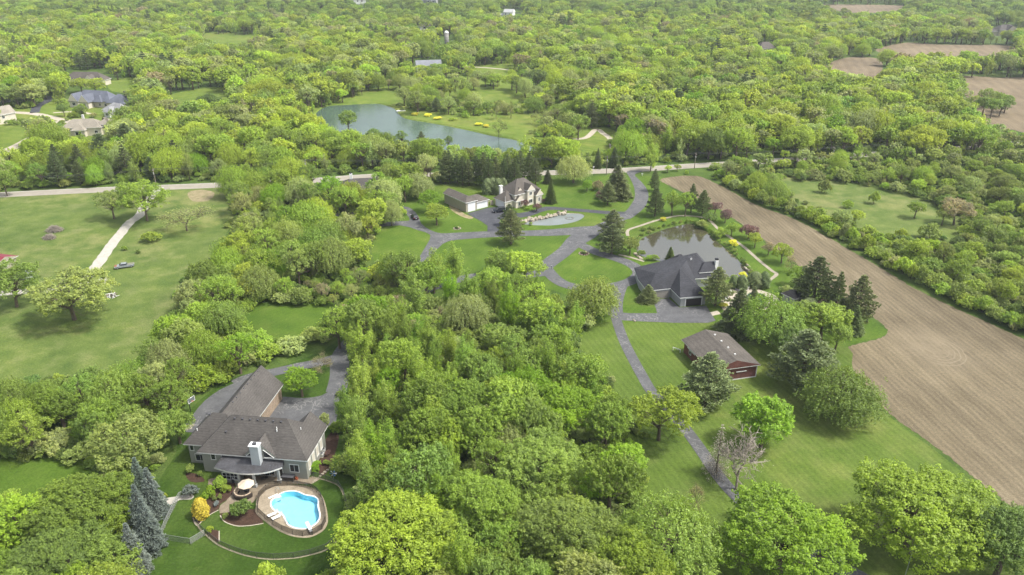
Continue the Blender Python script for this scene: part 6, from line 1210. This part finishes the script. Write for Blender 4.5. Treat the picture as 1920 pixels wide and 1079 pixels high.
for px, py, lb in ((441, 904, 'stainless grill at the left edge of the patio'), (453, 895, 'black grill under the porch beside the sun room')):
    u = thing('grill', lb, 'grill', tuple(G(px, py)[:2]) + (.04,), R(30)); st = STEEL if px < 450 else BLACK
    m = MB(); m.box(-.6, .6, -.3, .3, .1, .85); m.build('cart', BLACK, u); m = MB(); m.tube([(-.45, 0, .95), (.45, 0, .95)], .32, 10); m.build('lid', st, u); m = MB(); m.box(.6, .95, -.28, .28, .8, .85); m.box(-.95, -.6, -.28, .28, .8, .85); m.build('side_shelf', st, u)
    for x in (-.5, .5): m = MB(); m.tube([(x, -.28, .08), (x, -.22, .08)], .08, 8); m.build('wheel', BLACK, u)
def chair(px, py, rot, label, mat):
    u = thing('patio_chair', label, 'chair', tuple(G(px, py)[:2]) + (.04,), rot, 'patio chairs'); m = MB(); m.box(-.27, .27, -.27, .27, .4, .46); m.build('seat', mat, u); m = MB(); m.box(-.27, .27, .22, .28, .46, .95); m.build('backrest', mat, u)
    for x in (-.24, .24):
        for y in (-.24, .24): m = MB(); m.box(x - .02, x + .02, y - .02, y + .02, 0, .4); m.build('leg', mat, u)
        m = MB(); m.box(x - .03, x + .03, -.25, .25, .62, .66); m.build('armrest', mat, u)
chair(493, 901, R(200), 'dark chair at the middle porch column of the grey house', BLACK); chair(500, 899, R(120), 'dark chair right of the middle porch column', BLACK); chair(512, 893, R(10), 'pale chair under the porch near the hot tub', CUSH); chair(524, 892, R(-20), 'red-brown chair beside the right porch column', REDW)
for px, py, lb in ((606, 848, 'upper white air conditioner at the right wall of the grey house'), (603, 856, 'lower white air conditioner at the right wall of the grey house')):
    u = thing('air_conditioner', lb, 'air conditioner', G(px, py), HA, 'air conditioners'); m = MB(); m.box(-.42, .42, -.42, .42, .05, .8); m.build('housing', TRIM, u); m = MB(); m.lathe([(.38, .8), (.38, .84)], 16); m.build('fan_grille', DGREY, u); m = MB(); m.box(-.5, .5, -.5, .5, 0, .05); m.build('pad', CONC, u)
for i in range(8):
    q = G(619 - i * 4.6, 877 + i * 4.0); o = rock('stepping_stone', (q.x, q.y, .03), (.34, .28, .06), STONE, None, i); tag(o, '%s stepping stone from the top beside the right corner of the grey house' % ORD[i], 'stepping stone', 'stepping stones')
p = G(626, 900); u = thing('garden_windmill', 'white and blue garden whirligig on a pole right of the patio', 'ornament', p); m = MB(); m.tube([(0, 0, 0), (0, 0, 1.5)], .03, 6); m.build('pole', STEEL, u)
for i in range(6): a = i * math.pi / 3; m = MB(); m.add([(0, -.05, 1.5), (.65 * math.cos(a - .2), -.1, 1.5 + .65 * math.sin(a - .2)), (.7 * math.cos(a + .2), .04, 1.5 + .7 * math.sin(a + .2)), (0, -.02, 1.5), (.65 * math.cos(a - .2), -.07, 1.5 + .65 * math.sin(a - .2)), (.7 * math.cos(a + .2), .07, 1.5 + .7 * math.sin(a + .2))], [(0, 1, 2), (5, 4, 3), (0, 3, 4, 1), (1, 4, 5, 2), (2, 5, 3, 0)]); m.build('blade', BLUEP if i % 2 else WHITE, u)
p = G(357.5, 772); u = thing('basketball_hoop', 'black basketball hoop with clear backboard beside the left driveway court', 'basketball hoop', p, R(-25)); m = MB(); m.tube([(0, 0, 0), (0, 0, 2.9)], .09, 8); m.tube([(0, 0, 2.6), (.9, 0, 3.2)], .06, 6); m.build('pole', BLACK, u)
m = MB(); m.box(.9, .95, -.9, .9, 2.75, 3.85); bb = m.build('backboard', plain('backboard_acrylic', (.13, .15, .15), .2), u); m = MB()
for z in (2.75, 3.82): m.box(.88, .98, -.94, .94, z - .04, z + .04)
for y in (-.9, .9): m.box(.88, .98, y - .04, y + .04, 2.79, 3.78)
m.build('frame', WHITE, bb); m = MB(); m.tube([(1.2 + .23 * math.cos(a * math.pi / 6), .23 * math.sin(a * math.pi / 6), 3.05) for a in range(13)], .025, 5); m.build('rim', ORANGE, u)
for i, (px, py) in enumerate(((352, 800), (356, 804), (359, 799), (350, 805))): tag(rock('landscape_stone', tuple(G(px, py)[:2]) + (.1,), (.5, .4, .3), STONE, None, 40 + i), '%s stone at the lower corner of the basketball court' % ('upper left', 'lower right', 'upper right', 'lower left')[i], 'stone', 'stones at the court corner')
# ------------------------------------------------------------------ fountain pond rocks, small garden things
rw = thing('boulder_wall', 'curved wall of pale limestone boulders behind the fountain pond', 'boulder wall', tuple(G(1010, 410)[:2]) + (0,)); o0 = rw.location.copy(); rg = random.Random(5)
for i in range(34):
    t_ = i / 33; x = 977 + 82 * t_; y = 419 - 9 * math.sin(min(1, t_ * 1.5) * 1.57) - 9.5 * max(0, t_ - .45) / .55
    q = G(x + rg.uniform(-1.5, 1.5), y + rg.uniform(-1.5, 1.2)); s = rg.uniform(.55, 1.1); rock('boulder', (q.x - o0.x, q.y - o0.y, .25), (s, s * .8, s * rg.uniform(.6, 1.05)), STONE, rw, 100 + i)
p = G(1068, 409); u = thing('fountain_ring', 'round dark fountain ring in the middle of the fountain pond', 'fountain', (p.x, p.y, -.12)); m = MB()
vs = []; [vs.extend([(r * math.cos(2 * math.pi * i / 24), r * math.sin(2 * math.pi * i / 24), z) for r, z in ((1.0, .0), (1.15, .07), (1.5, .07), (1.65, .0))]) for i in range(24)]
m.add(vs, [(i * 4 + j, ((i + 1) % 24) * 4 + j, ((i + 1) % 24) * 4 + j + 1, i * 4 + j + 1) for i in range(24) for j in range(3)]); m.build('ring', plain('wet_stone', (.10, .10, .085), .3), u); m = MB(); m.lathe([(.14, 0), (.1, .35), (.03, .45)], 10); m.build('nozzle', STEEL, u)
for i in range(12): q = G(1396 + (i % 6) * 1.8 + rg.uniform(-1, 1), 494 + i * 1.4); tag(rock('bank_stone', (q.x, q.y, 0), (.5, .4, .4), STONE, None, 200 + i), 'pale stone on the lower right bank of the brown pond, %s from the top' % ordw(i), 'stone', 'stones on the pond bank')
for i in range(9): q = G(1190 + i * 1.6 + rg.uniform(-1, 1), 476 + i * 1.3); tag(rock('bank_stone', (q.x, q.y, 0.05), (.6, .5, .35), STONE, None, 230 + i), 'pale stone on the left bank of the brown pond, %s from the top' % ordw(i), 'stone', 'stones on the left pond bank')
def ring_bed(px, py, r, label):
    q = G(px, py); u = thing('flower_ring', label, 'flower bed', (q.x, q.y, .03)); m = MB(); m.lathe([(r, 0), (r, .05)], 20); m.build('soil', MULCH, u)
    for i in range(12): a = i * math.pi / 6; rock('edge_stone', (r * math.cos(a), r * math.sin(a), .05), (.28, .22, .16), STONE, u, i)
    for i, (x, y) in enumerate(((0, 0), (.6, .3), (-.7, .1), (.1, -.6))): c = bpy.data.objects.new('plant', PR['bush1']['crown']); link(c, u); c.location = (x * r * .6, y * r * .6, 0); c.scale = (.35, .35, .4); c['tint'] = [.3, .32, .2] if i == 1 else [.07, .12, .03]
ring_bed(1095, 476, 1.6, 'stone-ringed flower bed on the lawn inside the driveway loop'); ring_bed(857, 429, 1.2, 'small flower bed on the lawn below the pale tree by the khaki garage')
p = G(947.6, 405); u = thing('flagpole', 'white flagpole standing between the parked truck and the tan house', 'flagpole', p); hz = ZH(p, 369); m = MB(); m.tube([(0, 0, 0), (0, 0, hz)], [.08, .05], 8); m.build('pole', WHITE, u); m = MB(); m.lathe([(.02, hz), (.1, hz + .1), (.02, hz + .2)], 8); m.build('finial', CUSH, u); m = MB(); m.lathe([(.5, 0), (.45, .15)], 10); m.build('base', CONC, u)
p = G(1034, 506); u = thing('mailbox', 'small grey mailbox beside the driveway loop', 'mailbox', p); m = MB(); m.box(-.05, .05, -.05, .05, 0, 1.0); m.build('post', WOODP, u); m = MB(); m.box(-.25, .25, -.13, .13, 1.0, 1.3); m.build('box', STEEL, u)
tag(rock('lone_rock', tuple(G(1189, 602)[:2]) + (.1,), (.5, .4, .35), STONE, None, 77), 'single rock on the lawn below the right garage driveway', 'rock')
for px, py, lb in ((1113, 318, 'white post sign across the road left of the driveway mouth'), (1204, 331, 'white post sign at the right corner of the driveway mouth')):
    u = thing('road_sign', lb, 'sign', G(px, py)); m = MB(); m.box(-.05, .05, -.05, .05, 0, 1.2); m.build('post', WHITE, u); m = MB(); m.box(-.3, .3, -.04, .04, .9, 1.4); m.build('plate', WHITE, u)
# right pool patio
lounger(1362, 562, R(60), 'white lounger on the right pool patio near the pine', WHITE); lounger(1368, 552, R(60), 'second white lounger on the right pool patio', WHITE)
for i, (px, py) in enumerate(((1380, 547), (1386, 553), (1394, 546), (1397, 553))): chair(px, py, R(60 * i), '%s dark chair from the left on the right pool patio' % ORD[i], DGREY)
u = thing('patio_table', 'round dark table among the chairs on the right pool patio', 'table', tuple(G(1388, 549)[:2]) + (.04,)); m = MB(); m.lathe([(.75, .7), (.75, .75)], 16); m.build('top', DGREY, u); m = MB(); m.lathe([(.3, 0), (.08, .1), (.06, .7)], 10); m.build('pedestal', DGREY, u)
u = thing('white_urn', 'white urn planter beside the right pool', 'planter', tuple(G(1402, 543)[:2]) + (.04,)); m = MB(); m.lathe([(.3, 0), (.2, .2), (.45, .7), (.5, .9), (.4, .9)], 14); m.build('urn', WHITE, u); c = bpy.data.objects.new('plant', PR['bush1']['crown']); link(c, u); c.location = (0, 0, .8); c.scale = (.45, .45, .5); c['tint'] = [.12, .17, .09]
# ------------------------------------------------------------------ vehicles
def car(name, label, px, py, rot, paint, L=4.7, W_=1.85, H_=1.65, style='suv', mats=None):
    u = thing(name, label, 'car' if style != 'pickup' else 'pickup', tuple(G(px, py)[:2]) + (.065,), rot); mats = mats or [paint]
    if style == 'suv': prof = [(-L/2, .45), (-L/2, .95), (-L/2 + .1, 1.05), (L/2 - 1.2, 1.05), (L/2 - .15, .92), (L/2, .75), (L/2, .4), (L/2 - .2, .32), (-L/2 + .2, .32)]; gh = [(-L/2 + .08, 1.05), (-L/2 + .35, H_), (L/2 - 2.1, H_), (L/2 - 1.3, 1.05)]
    elif style == 'sedan': prof = [(-L/2, .45), (-L/2, .88), (-L/2 + .15, .95), (L/2 - 1.2, .95), (L/2 - .15, .82), (L/2, .65), (L/2, .38), (L/2 - .2, .28), (-L/2 + .2, .28)]; gh = [(-L/2 + .35, .95), (-L/2 + 1.05, H_), (L/2 - 2.0, H_), (L/2 - 1.15, .95)]
    else: prof = [(-L/2, .5), (-L/2, .95), (L/2 - 1.3, .98), (L/2 - .2, .88), (L/2, .7), (L/2, .42), (L/2 - .2, .34), (-L/2 + .2, .34)]; gh = [(-L/2 + 1.9, .97), (-L/2 + 2.2, H_), (L/2 - 2.0, H_), (L/2 - 1.35, .97)]
    def ext(pr, w0, w1, zlo, zhi):
        m = MB(); n = len(pr); f = lambda z: w0 + (w1 - w0) * max(0, min(1, (z - zlo) / max(1e-6, zhi - zlo)))
        vs = [(x, -f(z) / 2, z) for x, z in pr] + [(x, f(z) / 2, z) for x, z in pr]; fs = [(i, n + i, n + (i + 1) % n, (i + 1) % n) for i in range(n)] + [tuple(range(n)), tuple(range(2 * n - 1, n - 1, -1))]; m.add(vs, fs); return m
    b = ext(prof, W_, W_ - .1, .4, 1.1).build('body', mats[0], u); md = b.modifiers.new('b', 'BEVEL'); md.width = .07; md.segments = 2
    ext(gh, W_ - .16, W_ - .5, gh[0][1], H_).build('windows', GLASS, u)
    x0, x1 = gh[1][0] - .05, gh[2][0] + .05; m = MB(); m.box(x0, x1, -(W_ - .48) / 2, (W_ - .48) / 2, H_ - .01, H_ + .05); r_ = m.build('roof', mats[0], u); md = r_.modifiers.new('b', 'BEVEL'); md.width = .03
    for gx in (gh[0], gh[3]):
        g1 = gh[1] if gx is gh[0] else gh[2]
        for s in (-1, 1): m = MB(); m.tube([(gx[0], s * (W_ - .17) / 2, gx[1]), (g1[0], s * (W_ - .5) / 2, H_)], .05, 4); m.build('pillar', mats[0], u)
    for x in (-L/2 + .85, L/2 - .85):
        for s in (-1, 1):
            m = MB(); m.tube([(x, s * (W_/2 - .2), .33), (x, s * (W_/2 + .02), .33)], .33, 14); w = m.build('wheel', RUBBER, u); m = MB(); m.tube([(x, s * (W_/2 + .0), .33), (x, s * (W_/2 + .03), .33)], .2, 12); m.build('rim', STEEL, w)
    for s in (-1, 1):
        m = MB(); m.box(L/2 - .12, L/2 + .01, s * .72 - .2, s * .72 + .2, .62, .78); m.build('headlight', WHITE, u); m = MB(); m.box(-L/2 - .02, -L/2 + .08, s * .75 - .12, s * .75 + .12, .65, .9); m.build('tail_light', REDL, u)
    if style == 'pickup':
        m = MB(); m.box(-L/2 + .1, -L/2 + 1.85, -.75, .75, .9, .985); m.build('bed', mats[2], u); m = MB(); m.box(L/2 - 1.25, L/2 - .02, -.8, .8, .86, .93); m.build('hood', mats[1], u)
    else: m = MB(); m.box(-L/2 - .03, -L/2 + .02, -.27, .27, .55, .68); m.build('number_plate', WHITE, u)
    if style == 'suv':
        for s in (-1, 1): m = MB(); m.box(x0 + .2, x1 - .2, s * .6 - .025, s * .6 + .025, H_ + .07, H_ + .11); m.build('roof_rail', STEEL, u)
    return u
car('parked_suv', 'dark blue-black sport utility parked before the tan house garage', 937, 398, R(195), CARD, 5.2, 2.0, 1.9)
car('dark_sedan', 'small black car driving up the curving driveway by the trees', 777.5, 410, R(112), CARD, 4.6, 1.85, 1.5, 'sedan')
car('old_pickup', 'abandoned old pickup with rusty hood on the left meadow', 234, 502, R(203), OLDG, 5.6, 1.9, 1.4, 'pickup', [OLDG, RUST, plain('olive_bed', (.17, .17, .12), .8)])
# ------------------------------------------------------------------ brush piles, boat, poles and wires
def pile(px, py, r, h, n, mat, label, name, seed, thick=.05, cat='brush pile'):
    q = G(px, py); u = thing(name, label, cat, q); rg = random.Random(seed)
    for k in range(4):
        m = MB()
        for _ in range(n // 4):
            a = rg.uniform(0, 6.283); rr = r * rg.uniform(0, .8) ** .7; z = h * (1 - (rr / r) ** 2) * rg.uniform(.1, 1); c = Vector((rr * math.cos(a), rr * math.sin(a) * .75, z)); d = Vector((rg.uniform(-1, 1), rg.uniform(-1, 1), rg.uniform(-.3, .3))).normalized() * rg.uniform(.5, 1.3)
            m.tube([c - d, c + Vector((rg.uniform(-.1, .1), rg.uniform(-.1, .1), .1)), c + d], [thick, thick * .8, thick * .4], 4)
        m.build('branch_layer' if thick < .06 else 'timber_layer', mat if k % 2 == 0 or thick < .06 else WHITE, u)
pile(103, 434, 2.9, 2.0, 420, DEADW, 'larger grey brush pile on the left meadow', 'brush_pile', 1); pile(93, 448, 2.2, 1.6, 320, DEADW, 'smaller grey brush pile just below the larger one on the meadow', 'brush_pile', 2)
pile(210, 556, 1.9, .9, 44, WOODP, 'heap of pale boards and junk below the gravel lane', 'scrap_pile', 3, .09, 'scrap heap')
p = G(752, 209); u = thing('white_boat', 'small white boat moored at the far shore of the lake', 'boat', (p.x, p.y, -.35), R(12)); m = MB(); n_ = 12; vs = []
for i in range(n_ + 1):
    t_ = i / n_; x = -2.6 + 5.2 * t_; w_ = 1.0 * (1 - max(0, t_ - .45) ** 2 / .32) ; vs += [(x, -w_, .75), (x, -w_ * .7, 0), (x, w_ * .7, 0), (x, w_, .75), (x, w_ * .85, .72), (x, 0, .25), (x, -w_ * .85, .72)]
m.add(vs, [(i * 7 + j, i * 7 + (j + 1) % 7, i * 7 + 7 + (j + 1) % 7, i * 7 + 7 + j) for i in range(n_) for j in range(7)] + [tuple(range(6, -1, -1)), tuple(range(n_ * 7, n_ * 7 + 7))]); m.build('hull', WHITE, u)
for x in (-1.4, .2): m = MB(); m.box(x, x + .35, -.75, .75, .5, .58); m.build('bench', WOODP, u)
tops = []
for px, py, ty, lb in ((293.7, 352, 317, 'wooden power pole beside the country road above the left meadow'), (577, 346, 300, 'wooden power pole beside the road at the left wood'), (1137, 328, 293, 'wooden power pole beside the road near the driveway mouth'), (1302, 316, 287, 'wooden power pole at the road above the tilled field corner'), (1560, 300, 276, 'wooden power pole half hidden in the right-hand trees')):
    q = G(px, py); h_ = ZH(q, ty); u = thing('power_pole', lb, 'power pole', q, R(4)); m = MB(); m.tube([(0, 0, -.5), (0, 0, h_)], [.2, .13], 8); m.build('pole', WOODP, u); m = MB(); m.box(-.07, .07, -1.25, 1.25, h_ - .55, h_ - .4); m.build('crossarm', WOODP, u)
    for s in (-1.1, .5, 1.1): m = MB(); m.lathe([(.05, h_ - .4), (.09, h_ - .3), (.05, h_ - .2)], 8, 0, (0, s, 0)); m.build('insulator', STEEL, u)
    m = MB(); m.lathe([(.25, h_ - 2.2), (.25, h_ - 1.4)], 10, 0, (0, -.4, 0)); m.build('transformer', STEEL, u); tops.append(Vector((q.x, q.y, h_ - .2)))
ext_ = [tops[0] + Vector((-60, -12, 0))] + tops + [tops[-1] + Vector((70, 22, 0))]
for k, s in enumerate((-1.1, .5, 1.1)):
    m = MB(); ptsw = []
    for a, b in zip(ext_, ext_[1:]):
        for i in range(9): t_ = i / 9; q = a.lerp(b, t_); ptsw.append(q + Vector((0, s, -4 * .9 * t_ * (1 - t_))))
    m.tube(ptsw, .022, 4); tag(m.build('power_line', DGREY), '%s power line strung along the country road' % ('nearest', 'middle', 'farthest')[k], 'power line')
p = G(1688, 1108); h_ = ZH(p, 1016); u = thing('thin_mast', 'slender grey mast before the huge maple at the bottom right', 'mast', p); m = MB(); m.tube([(0, 0, 0), (.5, .35, h_)], [.07, .035], 8); m.build('pole', STEEL, u); m = MB(); m.lathe([(.2, 0), (.18, .2)], 8); m.build('base', CONC, u)
# ------------------------------------------------------------------ the air
hz_ = MB(); hz_.box(-1900, 1900, -60, 2100, -3, 104); hz = hz_.build('haze', []); tag(hz, 'thin pale haze of the spring air over the land', 'haze', None, 'stuff')
hm = bpy.data.materials.new('haze_air'); hm.use_nodes = True; t = hm.node_tree; t.nodes.remove(t.nodes['Principled BSDF']); pv = t.nodes.new('ShaderNodeVolumePrincipled'); pv.inputs['Color'].default_value = (.86, .92, 1, 1); pv.inputs['Density'].default_value = 0.00011; pv.inputs['Anisotropy'].default_value = .2
t.links.new(pv.outputs[0], [n for n in t.nodes if n.type == 'OUTPUT_MATERIAL'][0].inputs['Volume']); hz.data.materials.append(hm)
